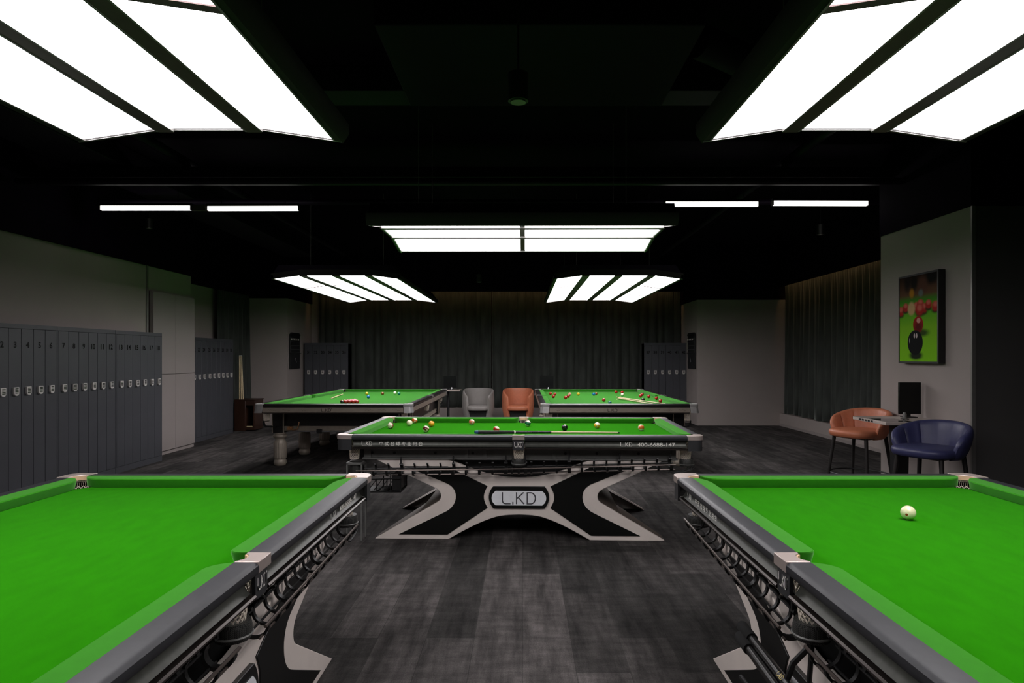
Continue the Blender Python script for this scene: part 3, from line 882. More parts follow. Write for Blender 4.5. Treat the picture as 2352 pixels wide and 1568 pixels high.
RED = mat('snooker_red', (.42, .012, .010), .12, coat=.5, var=.01)
SC = {k: mat('snooker_' + k, v, .12, coat=.5, var=.01) for k, v in dict(yellow=(.75, .45, .02), green=(.005, .20, .14), brown=(.25, .06, .02), blue=(.01, .17, .42), pink=(.75, .28, .22), black=(.006, .006, .006), white=(.80, .78, .60)).items()}
GS = 'snooker balls on the left snooker table'
p0 = sb(803, 922.5)
ORD = ['leftmost', 'second from left', 'middle', 'second from right', 'rightmost']
for row in range(5):
    for k in range(5 - row):
        x = p0.x + (k - (4 - row) / 2) * R12 * 2.02; y = p0.y + row * R12 * 2 * .866
        ball('snooker_ball', 'red ball, ' + ORD[k] + ' in the front row of the red pack' if row == 0 else 'red ball behind the front row of the tight red pack', (x, y, ZS), R12, RED, group='red pack on the left snooker table')
for px_, py_, c, lb in ((786, 925.5, 'black', 'black ball touching the front left of the red pack'), (811, 917.5, 'pink', 'pink ball just behind the red pack'),
                        (842.5, 903.5, 'yellow', 'yellow ball behind the red pack of the left snooker table'), (846, 911, 'blue', 'blue ball in front of the yellow one on the left snooker table'),
                        (879, 903.5, 'brown', 'brown ball near the far cushion of the left snooker table'), (907, 902, 'white', 'white ball beside the green one on the left snooker table'),
                        (916.5, 903.5, 'green', 'green ball beside the white one on the left snooker table')):
    p = sb(px_, py_)
    if c == 'pink':
        p = Vector((p0.x + .01, p0.y + 4 * R12 * 1.732 + R12 * 2.1, ZS))
    if c == 'black':
        p = Vector((p0.x - R12 * 3.4, p0.y - R12 * 2.0, ZS))
    ball('snooker_ball', lb, p, R12, SC[c], group=GS)
GR = 'snooker balls on the right snooker table'
reds = [((345, 233), 'red ball at the far left corner of the right snooker table'), ((398, 240), 'red ball just right of the far left corner red, right snooker table'),
        ((380, 269), 'front red of the trio at the left end, right snooker table'), ((562, 265), 'right red of the close pair below the pink ball'),
        ((530, 282), 'left red of the close pair below the pink ball'), ((998, 311), 'red ball alone left of the green ball, right snooker table'),
        ((1150, 214), 'red ball at the far cushion left of the white ball'), ((1224, 217), 'red ball directly behind the white ball'),
        ((1448, 261), 'nearer red of the pair by the far right pocket'), ((1470, 243), 'farther red of the pair by the far right pocket'),
        ((1550, 269), 'red ball first along the right cushion from the far pocket'), ((1646, 290), 'red ball in the middle along the right cushion'),
        ((1693, 325), 'nearest red ball along the right cushion')]
for (a, b_), lb in reds:
    ball('snooker_ball', lb, sb(1200 + a / 5.345, 860 + b_ / 5.345), R12, RED, group=GR)
for (a, b_), c, lb in (((580, 240), 'pink', 'pink ball behind the close red pair, right snooker table'), ((686, 239), 'yellow', 'yellow ball on the right snooker table'),
                       ((876, 240), 'blue', 'blue ball touching the brown one, right snooker table'), ((903, 235), 'brown', 'brown ball behind the blue one, right snooker table'),
                       ((1227, 246), 'white', 'white ball on the right snooker table'), ((1073, 346), 'green', 'green ball in front of the lone red, right snooker table'),
                       ((1481, 308), 'black', 'black ball half hidden behind the cues, right snooker table')):
    ball('snooker_ball', lb, sb(1200 + a / 5.345, 860 + b_ / 5.345), R12, SC[c], group=GR)


def stick(name, label, a, b, cat='cue', parts=None, group=None):
    """parts: (name, t0, t1, r0, r1, material)"""
    a = Vector(a); b = Vector(b); d = b - a
    t = link(name, None); t.location = a; t.rotation_mode = 'QUATERNION'; t.rotation_quaternion = d.to_track_quat('Z', 'Y')
    tag(t, label, cat, group); L = d.length
    for nm, t0, t1, r0, r1, m in parts:
        MB().lathe([(r0 * .97, t0 * L), (r0, t0 * L + .003), (r1, t1 * L - .003), (r1 * .97, t1 * L)], 14).build(nm, m, t)
    return t


M_SPLICE = mat('patterned_black_splice', (.02, .025, .02), .25, var=.9, vscale=60, stretch=(1, 1, .4), coat=.5)
M_CHALK = mat('blue_butt_cap', (.02, .10, .25), .4, var=.2)
stick('cue', 'cue with black butt and pale shaft lying along the front of the centre table', (-.376, 5.10, .868), (.845, 5.575, .8075), 'cue',
      [('butt_cap', 0, .02, .012, .015, M_CHALK), ('handle', .02, .25, .015, .0135, M_BLK), ('ring', .25, .26, .0138, .0136, M_WHITE), ('splice', .26, .50, .0132, .0115, M_SPLICE),
       ('shaft', .50, .975, .0105, .007, M_MAPLE), ('tip', .975, .99, .007, .0068, M_BLK)])
WOOD = [('shaft', 0, .97, .008, .011, M_MAPLE), ('tip', .97, 1, .006, .0055, M_CHALK)]
c0 = at(1420, 914, .836); c1 = at(1541, 929.5, .833)
stick('cue', 'pale cue resting in the cross on the right snooker table', at(1418, 912.5, .842), (at(1540, 929, .8305)), 'cue', [('shaft', 0, .985, .011, .0065, M_MAPLE), ('tip', .985, 1, .006, .0055, M_BLK)])
rst = at(1421, 914.5, .832)
stick('cross_rest', 'wooden rest with a cross head lying on the right snooker table', rst, at(1508, 929.5, .827), 'rest', [('shaft', 0, 1, .008, .010, M_MAPLE)])
hd = [o for o in bpy.data.objects if o.name.startswith('cross_rest')][0]
cx_ = MB(); cx_.tube([(-.035, -.03, -.005), (.035, .03, -.005)], .006, 6); cx_.tube([(-.035, .03, -.005), (.035, -.03, -.005)], .006, 6); cx_.build('cross_head', M_MAPLE, hd)
stick('cue', 'pale cue leaning into the far left pocket of the left snooker table', at(761.5, 914.5, .822), at(787, 905.0, .828), 'cue', [('shaft', 0, 1, .011, .008, M_MAPLE)])

# rest handles hanging at the right foreground table
stick('extension_pole', 'left black pole with a padded cap hanging beside the right foreground table', (.800, 2.385, .432), (.737, 1.05, .470), 'pole',
      [('foam_cap', 0, .085, .021, .021, mat('black_foam', (.004, .004, .004), .9, var=.2)), ('pole', .085, 1, .0155, .0155, mat('black_gloss_pole', (.02, .019, .018), .3, metal=.5, var=.05))], 'poles hanging beside the right foreground table')
stick('extension_pole', 'right black pole with a padded cap and gold letters beside the right foreground table', (.823, 2.43, .452), (.775, 1.05, .475), 'pole',
      [('foam_cap', 0, .085, .021, .021, MATS['black_foam']), ('pole', .085, 1, .0155, .0155, MATS['black_gloss_pole'])], 'poles hanging beside the right foreground table')
gold = mat('gold_print', (.5, .4, .12), .4, metal=.5, var=.02)
for nm, k in (('extension_pole.001', .42),):
    e = bpy.data.objects.get(nm)
    if e:
        q = e.rotation_quaternion
        cam_dir = (q.inverted() @ (Vector((0, 0, H)) - e.location - q @ Vector((0, 0, k)))); cam_dir.z = 0; cam_dir.normalize()
        up_ = cam_dir.cross(Vector((0, 0, 1)))
        decal('logo', logo_pts(.014, .04, .14), cam_dir * .0157 + Vector((0, 0, k)), (0, 0, 1), (Vector((0, 0, 0)) + cam_dir.cross(Vector((0, 0, 1)))), gold, e, 'gold L.KD lettering')
t = thing('pole_hanger', 'bent black steel hanger carrying the poles below the right foreground table', 'bracket', (0, 0, 0))
MB().tube([(.90, 1.98, .60), (.83, 1.99, .52), (.80, 1.99, .44), (.805, 1.99, .36)], .010, 8).build('hanger_arm', M_BLK, t)
MB().tube([(.70, 2.08, .435), (.72, 1.95, .415), (.78, 1.90, .408), (.83, 1.93, .42), (.86, 1.95, .45), (.88, 1.97, .60)], .008, 8).build('hanger_hook', M_BLK, t)

# =====================================================================================
# room
# =====================================================================================
ZC = 3.75
struct('floor', MB().box(-6.6, 8.2, -3.2, 15.9, -.1, 0), M_CARPET)
struct('ceiling', MB().box(-6.6, 8.2, -3.2, 15.9, ZC, ZC + .1), M_CEIL)
struct('wall_back', MB().box(-4.99, 3.715, 15.35, 15.5, 0, ZC), M_WALL)
struct('wall_behind_camera', MB().box(-6.6, 8.2, -3.2, -3.05, 0, ZC), M_WALLD)
struct('wall_left', MB().box(-5.7, -5.40, -3.05, 10.56, 0, 2.77), M_WALL)
struct('wall_left_rear', MB().box(-6.2, -6.0, 10.5, 13.77, 0, 2.78), M_WALL)
struct('wall_left_return', MB().box(-6.2, -5.7, 10.38, 10.5, 0, 2.77), M_WALL)
struct('trim_1', MB().box(-6.6, -5.36, -3.05, 10.55, 2.77, ZC), M_CEIL)
struct('trim_2', MB().box(-6.6, -5.95, 10.55, 13.9, 2.78, ZC), M_CEIL)
struct('trim_3', MB().box(-6.6, -4.97, 13.74, 15.5, 2.70, ZC), M_CEIL)
struct('wall_column_left', MB().box(-6.2, -4.99, 13.77, 15.5, 0, 2.70), M_WALL)
struct('wall_column_right', MB().box(3.715, 5.75, 13.77, 15.5, 0, 2.67), M_WALL)
struct('trim_4', MB().box(3.70, 5.46, 13.72, 15.5, 2.67, ZC), M_CEIL)
struct('trim_5', MB().box(-4.97, 3.70, 14.92, 14.96, 2.96, ZC), M_CEIL)
struct('wall_right', MB().box(5.75, 5.95, 5.78, 15.5, 0, ZC), M_WALL)
struct('trim_6', MB().box(5.40, 5.43, 7.26, 13.72, 2.925, ZC), M_CEIL)
# ledges below the curtains
struct('trim_7', MB().box(5.46, 5.75, 7.24, 13.77, 0.0, .265), M_WALL)
struct('trim_8', MB().box(-4.99, 3.715, 15.08, 15.35, 0.0, .27), M_WALL)
struct('baseboard_right', MB().box(5.445, 5.46, 7.24, 13.77, 0.0, .05), M_CAB)
struct('baseboard_back', MB().box(-4.99, 3.715, 15.065, 15.08, 0, .05), M_CAB)
# projecting wall with the picture
struct('wall_right_front', MB().box(4.0, 8.1, 5.78, 7.24, 0, 2.80), M_WALL)
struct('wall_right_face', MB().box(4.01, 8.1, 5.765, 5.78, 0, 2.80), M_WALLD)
struct('wall_right_near', MB().box(8.0, 8.2, -3.05, 5.78, 0, ZC), M_WALLD)
struct('trim_9', MB().box(3.99, 8.1, 5.77, 7.25, 2.80, ZC), M_CEIL)
struct('trim_10', MB().box(3.99, 4.02, 5.755, 5.775, 0, 2.80), M_TRIM)
struct('trim_11', MB().box(-5.40, -5.385, 9.30, 9.34, 1.8, 2.77), M_TRIM)
# warm cove strips above the curtains
for nm, lb, bx in (('led_strip', 'warm strip light hidden above the back curtain', (-4.7, 3.5, 14.96, 14.975, 3.07, 3.085)), ('led_strip', 'warm strip light hidden above the right curtain', (5.43, 5.445, 7.5, 13.6, 3.05, 3.065))):
    o = MB().box(*bx).build(nm, M_COVE); tag(o, lb, 'light strip')


def curtain(name, label, a, b, z0, z1, side, pitch=.16, amp=.075, seed=0, hem=.03):
    """hanging cloth from a to b (2D), folds bulging to `side` (unit 2D)"""
    r = random.Random(seed); a = Vector(a); b = Vector(b); d = b - a; L = d.length; d.normalize(); sd = Vector(side)
    n = int(L / .012); ph = 0; us = []
    fr = [(pitch * r.uniform(.7, 1.5), r.uniform(.4, 1.25)) for _ in range(int(L / pitch * 1.6) + 4)]
    k = 0; acc = 0
    for i in range(n + 1):
        u = L * i / n
        while u - acc > fr[k][0]:
            acc += fr[k][0]; k += 1
        us.append((u, (u - acc) / fr[k][0], fr[k][1], k))
    rows = []
    zs = [z1, z1 - .04, z1 - .12, z1 - .3] + [z1 - .3 - (z1 - .3 - z0) * j / 9 for j in range(1, 10)]
    drift = [r.uniform(-1, 1) for _ in range(len(fr) + 2)]
    for z in zs:
        t = (z1 - z) / (z1 - z0); row = []
        for u, ph_, am, k in us:
            A = amp * am * (0.55 + .75 * t); f = math.sin(PI * ph_) ** 0.75 if t > .04 else abs(math.sin(PI * ph_ * 2)) * .5 + .2
            top = .35 * amp * abs(math.sin(u * 60)) * max(0, 1 - t * 7)
            off = A * f + top + .012 * math.sin(u * 3.1 + seed)
            uu = min(L, max(0, u + .04 * drift[k] * t * math.sin(PI * ph_)))
            p = a + d * uu + sd * off
            row.append((p.x, p.y, z + (hem * .5 * math.sin(u * 9 + seed) if z == zs[-1] else 0)))
        rows.append(row)
    o = MB().grid(rows).build(name, M_CURT, recalc=False, weld=False, sharp=180)
    md = o.modifiers.new('solidify', 'SOLIDIFY'); md.thickness = .006
    return tag(o, label, 'curtain', 'dark green velvet curtains')


curtain('curtain', 'left half of the wide dark green curtain across the back wall', (-4.76, 15.22), (-.73, 15.22), .27, 3.06, (0, -1), seed=1)
curtain('curtain', 'right half of the wide dark green curtain across the back wall', (-.70, 15.22), (3.70, 15.22), .27, 3.06, (0, -1), seed=2)
curtain('curtain', 'dark green curtain along the right wall beyond the picture', (5.60, 13.75), (5.60, 7.30), .27, 3.04, (-1, 0), seed=3, pitch=.18, amp=.075)
curtain('curtain', 'narrow dark green curtain on the left behind the cue box', (-5.88, 12.50), (-5.86, 13.75), .03, 2.76, (1, 0), seed=4)


# ---------------------------------------------------------------- lockers
def locker_unit(label, nums, pitch, loc, rz, margin=.012, h=1.79, group='numbered steel lockers'):
    n = len(nums); w = n * pitch + 2 * margin
    t = thing('locker_bank', label, 'lockers', loc, rz, group)
    m = MB(); m.box(0, w, .014, .31, .02, h - .02); m.build('carcass', M_LOCKF, t)
    m = MB(); m.box(0, w, 0, .32, 0, .075); m.box(0, w, 0, .32, h - .045, h); m.box(0, margin, 0, .32, 0.07, h - .04); m.box(w - margin, w, 0, .32, .07, h - .04)
    m.build('outer_frame', M_LOCK, t)
    for i, k in enumerate(nums):
        x0 = margin + i * pitch; c = x0 + pitch / 2
        d = MB().box(x0 + .0025, x0 + pitch - .0025, -.002, .02, .078, h - .048).build('door', M_LOCK, t, bevel=.0025)
        decal('number', text_pts(str(k), .062, None, .02), (c, -.003, h - .21), (1, 0, 0), (0, 0, 1), M_NUM, d, 'black number ' + str(k))
        sh = [(-.031, .042), (-.031, -.026), (-.016, -.044), (.016, -.044), (.031, -.026), (.031, .042)]
        lk = MB().py([(c + x, 1.113 + z) for x, z in sh], -.002, -.022).build('lock', M_SILV, d, 'silver keypad lock', bevel=.002)
        kp = MB()
        for a in range(4):
            for b_ in range(3):
                xx = c - .020 + b_ * .0145; zz = 1.113 + .026 - a * .0145
                kp.box(xx, xx + .011, -.0235, -.021, zz - .004, zz + .0055)
        kp.build('keypad', M_NUM, lk)
    return t


locker_unit('nearest bank of tall dark lockers on the left wall, numbers up to 6', [1, 2, 3, 4, 5, 6], .1645, (-5.07, 6.055, 0), PI / 2)
locker_unit('bank of tall dark lockers numbered 7 to 12 on the left wall', [7, 8, 9, 10, 11, 12], .1645, (-5.07, 7.07, 0), PI / 2)
locker_unit('bank of tall dark lockers numbered 13 to 18 beside the pale cabinet', [13, 14, 15, 16, 17, 18], .1685, (-5.07, 8.09, 0), PI / 2)
locker_unit('short bank of lockers with numbers 23 and 24, partly behind the pale cabinet', [22, 23, 24], .171, (-5.56, 10.88, 0), PI / 2)
locker_unit('bank of lockers numbered 25 to 30 before the narrow curtain', [25, 26, 27, 28, 29, 30], .171, (-5.56, 11.42, 0), PI / 2)
locker_unit('bank of six grey lockers before the left of the back curtain', [31, 32, 33, 34, 35, 36], .160, (-4.93, 14.68, 0), 0, h=1.77)
locker_unit('bank of six grey lockers before the right of the back curtain', [37, 38, 39, 40, 41, 42], .160, (2.755, 14.68, 0), 0, h=1.77)

t = thing('tall_cabinet', 'tall pale grey cabinet between the left locker banks', 'cabinet', (-5.33, 9.36, 0), PI / 2)
MB().box(0, 1.20, .02, .045, 0, 2.42).build('body', M_CAB, t)
for (x0, x1) in ((.01, .5988), (.6012, 1.19)):
    for (z0, z1) in ((.06, 1.195), (1.203, 2.40)):
        MB().box(x0, x1, 0, .02, z0, z1).build('door', M_CAB, t, bevel=.0015)
MB().box(0, 1.20, .03, .045, 0, .05).build('plinth', M_FRAME, t)

# ---------------------------------------------------------------- scoreboards


def scoreboard(label, x, yc, face):
    t = thing('scoreboard', label, 'scoreboard', (x, yc, 1.62), PI / 2 if face > 0 else -PI / 2, 'snooker scoreboards')
    MB().box(-.30, .30, -.03, -.005, -.42, .32).build('board', M_BLK, t, bevel=.003)
    MB().py([(-.31, .30), (.31, .30), (.22, .36), (-.22, .36)], -.045, -.005).build('roof_moulding', M_BLK, t)
    for z in (.24, .16, .08, .0, -.06):
        MB().cyl((-.27, -.04, z), (.27, -.04, z), .004, n=6).build('score_rail', M_STEEL, t)
    for k in range(12):
        x_ = -.25 + k * .045
        MB().box(x_ - .012, x_ + .012, -.048, -.034, .205, .232).build('score_tile', M_WHITE if k % 3 == 0 else M_ROD, t)
    MB().box(-.31, .31, -.055, -.005, -.09, -.075).build('shelf', M_BLK, t)
    MB().cyl((-.05, -.04, -.18), (.04, -.04, -.28), .012, n=8).build('pointer', M_STEEL, t)
    return t


scoreboard('black scoreboard on the side of the left rear column', -4.985, 14.15, 1)
scoreboard('black scoreboard on the side of the right rear wall', 3.71, 14.15, -1)

# ---------------------------------------------------------------- cue box
t = thing('cue_box', 'dark brown wooden box stand holding cues by the narrow curtain', 'stand', (-5.66, 12.74, 0))
MB().box(0, .22, 0, .42, 0, .62).build('side_box', M_BROWN, t, bevel=.004)
m = MB(); m.box(.22, .40, 0, .42, .50, .60); m.box(.22, .40, 0, .42, .02, .07); m.box(.37, .40, 0, .42, .06, .51); m.box(.22, .40, .38, .42, .06, .51); m.box(.20, .41, -.01, .43, .60, .62)
m.build('shelf_frame', M_BROWN, t, bevel=.003)
for i, (dx, tp) in enumerate(((-.015, 549), (.015, 552.5), (.045, 554.5))):
    x = -5.58 + dx
    stick('cue', ('left' if i == 0 else 'middle' if i == 1 else 'right') + ' of the three pale cues standing in the brown box', (x + .005 * i, 12.83, .60), ((tp - PX) * 12.85 / F, 12.86, 1.49), 'cue',
          [('shaft', 0, .98, .014, .007, M_MAPLE), ('ferrule', .98, 1, .0068, .0065, M_WHITE)], 'cues in the brown box')
stick('cue', 'short pale cue end lying in the open shelf of the brown box', (-5.43, 12.78, .085), (-5.31, 12.76, .085), 'cue', [('shaft', 0, 1, .013, .013, M_MAPLE)])

# ---------------------------------------------------------------- picture


def picture_material(w, h):
    m = bpy.data.materials.new('billiard_photograph_print'); m.use_nodes = True; nt = m.node_tree; N = nt.nodes; L = nt.links
    b = N['Principled BSDF']; b.inputs['Roughness'].default_value = .6; b.inputs['Specular IOR Level'].default_value = .08
    tc = N.new('ShaderNodeTexCoord'); mp = N.new('ShaderNodeMapping'); L.new(tc.outputs['Object'], mp.inputs[0])
    mp.inputs['Scale'].default_value = (1 / w, 0, 1 / h)
    sep = N.new('ShaderNodeSeparateXYZ'); L.new(mp.outputs[0], sep.inputs[0])
    rp = N.new('ShaderNodeValToRGB'); cr = rp.color_ramp; L.new(sep.outputs[2], rp.inputs[0])
    stops = [(0.0, (.20, .55, .008)), (.40, (.20, .50, .01)), (.62, (.07, .36, .01)), (.72, (.05, .22, .01)), (.78, (.13, .06, .03)), (1.0, (.03, .012, .008))]
    while len(cr.elements) < len(stops):
        cr.elements.new(.5)
    for e, (p, c) in zip(cr.elements, stops):
        e.position = p; e.color = (*c, 1)
    last = rp.outputs[0]

    def ell(cx, cy, rx, ry, col, soft):
        nonlocal last
        s1 = N.new('ShaderNodeVectorMath'); s1.operation = 'SUBTRACT'; L.new(mp.outputs[0], s1.inputs[0]); s1.inputs[1].default_value = (cx, 0, cy)
        s2 = N.new('ShaderNodeVectorMath'); s2.operation = 'MULTIPLY'; L.new(s1.outputs[0], s2.inputs[0]); s2.inputs[1].default_value = (1 / rx, 0, 1 / ry)
        s3 = N.new('ShaderNodeVectorMath'); s3.operation = 'LENGTH'; L.new(s2.outputs[0], s3.inputs[0])
        r = N.new('ShaderNodeMapRange'); r.interpolation_type = 'SMOOTHSTEP'; r.inputs[1].default_value = 1 + soft; r.inputs[2].default_value = 1 - soft; r.inputs[3].default_value = 0; r.inputs[4].default_value = 1
        L.new(s3.outputs['Value'], r.inputs[0])
        x = N.new('ShaderNodeMix'); x.data_type = 'RGBA'; L.new(r.outputs[0], x.inputs[0]); L.new(last, x.inputs[6]); x.inputs[7].default_value = (*col, 1); last = x.outputs[2]
    D = (.012, .008, .006); RD = (.40, .015, .012); PK = (.62, .14, .10)
    ell(.22, .95, .09, .12, (.012, .006, .005), .5); ell(.85, .95, .2, .07, (.004, .003, .003), .5); ell(.4, .93, .1, .10, (.01, .006, .004), .5)
    ell(.63, .88, .12, .10, (.10, .04, .025), .5); ell(.34, .80, .06, .05, (.45, .20, .01), .5); ell(.58, .79, .06, .04, (.14, .17, .16), .5)
    for cx, cy, k in ((.03, .60, .09), (.17, .64, .08), (.46, .64, .08), (.57, .66, .09), (.66, .61, .09), (.78, .65, .08), (.95, .62, .09), (.55, .60, .11)):
        ell(cx, cy - .045, k, k * .35, (.02, .03, .005), .5); ell(cx, cy, k, k * .62, RD, .3); ell(cx, cy + .022, k * .6, k * .32, PK, .6)
    ell(.33, .62, .10, .075, (.60, .38, .18), .3)
    ell(.62, .33, .16, .04, (.03, .07, .005), .6); ell(.51, .43, .135, .095, (.34, .008, .006), .06); ell(.52, .40, .10, .06, (.10, .004, .004), .7); ell(.52, .475, .05, .03, (.66, .30, .25), .15)
    ell(.45, .07, .17, .05, (.012, .02, .006), .4); ell(.43, .22, .205, .145, (.003, .003, .0035), .04); ell(.41, .30, .02, .028, (.6, .5, .5), .15); ell(.47, .30, .02, .028, (.6, .5, .5), .15); ell(.28, .245, .012, .03, (.3, .3, .3), .3)
    L.new(last, b.inputs['Base Color'])
    return m


# local: x along the wall (towards the camera), front faces -X of the world
t = thing('framed_picture', 'framed snooker photograph with a black ball on the grey projecting wall', 'picture', (4.0, 6.78, 1.395), -PI / 2)
pw, ph = .65, .893
m = MB(); m.box(0, pw, -.07, -.005, 0, .018); m.box(0, pw, -.07, -.005, ph - .018, ph); m.box(0, .018, -.07, -.005, .018, ph - .018); m.box(pw - .018, pw, -.07, -.005, .018, ph - .018); m.box(.01, pw - .01, -.03, -.005, .01, ph - .01)
m.build('frame', M_BLK, t, 'black picture frame')
pic = MB().box(0, pw - .036, -.004, 0, 0, ph - .036).build('print', picture_material(pw - .036, ph - .036), t, 'blurred red balls on green cloth behind a black ball')
pic.location = (.018, -.063, .018)

# ---------------------------------------------------------------- stools round the high table


def stool(label, leather, loc, rz, group=None):
    """upholstered counter stool, front towards local -Y"""
    t = thing('counter_stool', label, 'stool', loc, rz, group)
    zs = .68
    # seat: rounded cushion
    rows = []
    for (k, z) in ((.0, zs - .085), (.80, zs - .085), (.95, zs - .075), (1.0, zs - .045), (1.0, zs - .03), (.97, zs - .012), (.88, zs - .001), (.6, zs + .006), (0, zs + .008)):
        rows.append([(k * .262 * (abs(math.cos(a)) ** .75) * (1 if math.cos(a) > 0 else -1), k * .245 * (abs(math.sin(a)) ** .75) * (1 if math.sin(a) > 0 else -1) - .045, z) for a in [2 * PI * i / 40 for i in range(40)]])
    MB().grid(rows, True).build('seat', leather, t, sharp=60)
    # wrap-round back; angle 0 = straight back (+Y)
    rows = []; n = 60
    for j in range(n + 1):
        u = -1 + 2 * j / n; a = u * math.radians(112)
        ht = .895 - .13 * min(1, abs(u) ** 2.2) - .05 * max(0, (abs(u) - .85) / .15) ** 2
        zb = zs - .10 + .0 * abs(u)
        seam = min(abs(abs(u) - s_) for s_ in (.12, .40, .70)); ins = .010 * math.exp(-(seam / .012) ** 2)
        taper = 1 - .5 * max(0, (abs(u) - .9) / .1) ** 2
        ring = []
        th = .075 * taper
        for q in range(20):
            g = 2 * PI * q / 20
            cz = (abs(math.sin(g)) ** .7) * (1 if math.sin(g) > 0 else -1)
            cr = (abs(math.cos(g)) ** .7) * (1 if math.cos(g) > 0 else -1)
            zz = (ht + zb) / 2 + (ht - zb) / 2 * cz
            tt = (zz - zb) / (ht - zb)
            R = .235 + .045 * tt ** .8 - (.03 * (1 - tt) ** 2)
            rr = R + th / 2 * cr + (ins if cr < 0 else 0)
            sx = 1.05; sy = .95
            ring.append((rr * sx * math.sin(a), rr * sy * math.cos(a), zz))
        rows.append(ring)
    m = MB(); m.grid(rows, True); m.f.append(tuple(range(20))); m.f.append(tuple(len(m.v) - 20 + i for i in range(20)))
    m.build('backrest', leather, t, sharp=60)
    for sx in (-1, 1):
        for sy in (-1, 1):
            MB().lathe([(.012, 0), (.020, .59)], 12, (sx * .235, sy * .215, 0), ax=None).build('leg', M_BLK, t) if False else MB().cyl((sx * .245, sy * .225, 0), (sx * .185, sy * .165, zs - .075), .013, .020).build('leg', mat('stool_leg', (.018, .015, .014), .5, metal=.3, var=.05), t)
    pts = [(.30 * math.cos(2 * PI * i / 36), .28 * math.sin(2 * PI * i / 36), .20) for i in range(36)]
    MB().tube(pts, .008, 8, True).build('footrest', M_BLK, t)
    MB().box(-.17, .17, -.15, .15, zs - .10, zs - .08).build('seat_base', M_BLK, t)
    return t


FACE = math.radians(-62)
stool('navy leather stool at the high table by the projecting wall', M_BLUE, (3.57, 5.68, 0), FACE, 'counter stools at the high table')
stool('orange leather stool behind the high table on the right', M_ORANGE, (3.66, 7.04, 0), FACE, 'counter stools at the high table')

t = thing('high_table', 'square stone-topped high table against the projecting wall', 'table', (3.66, 6.30, 0))
tp = MB().box(-.30, .325, -.30, .30, .825, .855).build('tabletop', M_STONE, t, 'light stone top with dark inset', bevel=.003)
MB().box(-.27, -.02, -.27, .05, .8552, .8562).build('inset', M_GLASS, tp, 'smoked glass inset')
for k in range(5):
    MB().box(-.3012, -.298, .14 - k * .055, .178 - k * .055, .831, .848).build('socket', M_BLK, tp)
MB().prism([(-.07, -.05), (.07, -.05), (.07, .05), (-.07, .05)], lambda x, y: (x * .75, y, .02), lambda x, y: (x, y, .825)).build('pedestal', M_BLK, t)
MB().box(-.24, .24, -.22, .22, 0, .02).build('base_plate', M_BLK, t)


def monitor(label, x, y, z, w, h, rz=0, tilt=0):
    t = thing('monitor', label, 'monitor', (x, y, z), rz, 'small black monitors')
    MB().box(-w / 2, w / 2, -.012, .012, .035, .035 + h).build('screen', M_SCREEN, t, bevel=.002)
    MB().box(-.02, .02, .012, .035, 0, .12).build('stand', M_BLK, t)
    MB().box(-.06, .06, -.04, .06, 0, .008).build('foot', M_BLK, t)
    return t


monitor('small upright black monitor on the high table beside the projecting wall', 3.86, 6.47, .855, .215, .315)
t = thing('table_handset', 'small dark handset standing on the high table before the monitor', 'handset', (3.70, 6.28, .855))
MB().lathe([(.022, 0), (.024, .01), (.016, .02), (.018, .05), (.012, .065)], 14).build('handset_body', M_FRAME, t)
MB().box(-.03, .03, -.02, .02, 0, .006).build('handset_base', M_BLK, t)

# ---------------------------------------------------------------- back seating


def tub_chair(label, leather, loc, rz=0):
    t = thing('tub_armchair', label, 'armchair', loc, rz, 'tub armchairs before the back curtain')
    rows = []; n = 48
    for j in range(n + 1):
        u = -1 + 2 * j / n; a = u * math.radians(135)
        ht = .79 - .16 * abs(u) ** 3.5
        ring = []
        for q in range(22):
            g = 2 * PI * q / 22
            cz = (abs(math.sin(g)) ** .6) * (1 if math.sin(g) > 0 else -1); cr = (abs(math.cos(g)) ** .6) * (1 if math.cos(g) > 0 else -1)
            zz = ht / 2 + ht / 2 * cz
            R = .23 + .075 * min(1, zz / .38) ** .9
            rr = R + .035 * cr
            ring.append((rr * math.sin(a), rr * .92 * math.cos(a), zz))
        rows.append(ring)
    m = MB(); m.grid(rows, True); m.f.append(tuple(range(22))); m.f.append(tuple(len(m.v) - 22 + i for i in range(22)))
    m.build('shell', leather, t, sharp=60)
    rows = []
    for (k, z) in ((.0, .33), (.9, .33), (.99, .345), (1, .38), (.99, .415), (.9, .435), (.6, .445), (0, .448)):
        rows.append([(k * .25 * (abs(math.cos(a)) ** .7) * (1 if math.cos(a) > 0 else -1), k * .25 * (abs(math.sin(a)) ** .7) * (1 if math.sin(a) > 0 else -1) - .03, z) for a in [2 * PI * i / 36 for i in range(36)]])
    MB().grid(rows, True).build('seat', leather, t, sharp=60)
    MB().box(-.17, .17, -.12, -.10, .02, .34).build('recess_shade', M_BLK, t)  # black sheet painting in the shade of the open recess under the seat
    return t


tub_chair('grey leather tub armchair before the middle of the back curtain', M_GREYL, (-.935, 13.75, 0))
tub_chair('orange leather tub armchair before the middle of the back curtain', M_ORANGE, (-.092, 13.75, 0))
for (lb, c, x) in (('blue seat back just showing behind the left snooker table', M_BLUE, -2.10), ('blue seat back just showing behind the right snooker table', M_BLUE, 1.21), ('grey seat back just showing behind the right snooker table', M_GREYL, 1.91)):
    o = stool(lb, c, (x, 13.2, 0), 0, 'stools behind the snooker tables'); o.location.z = -.0; o.scale = (1, 1, .86)


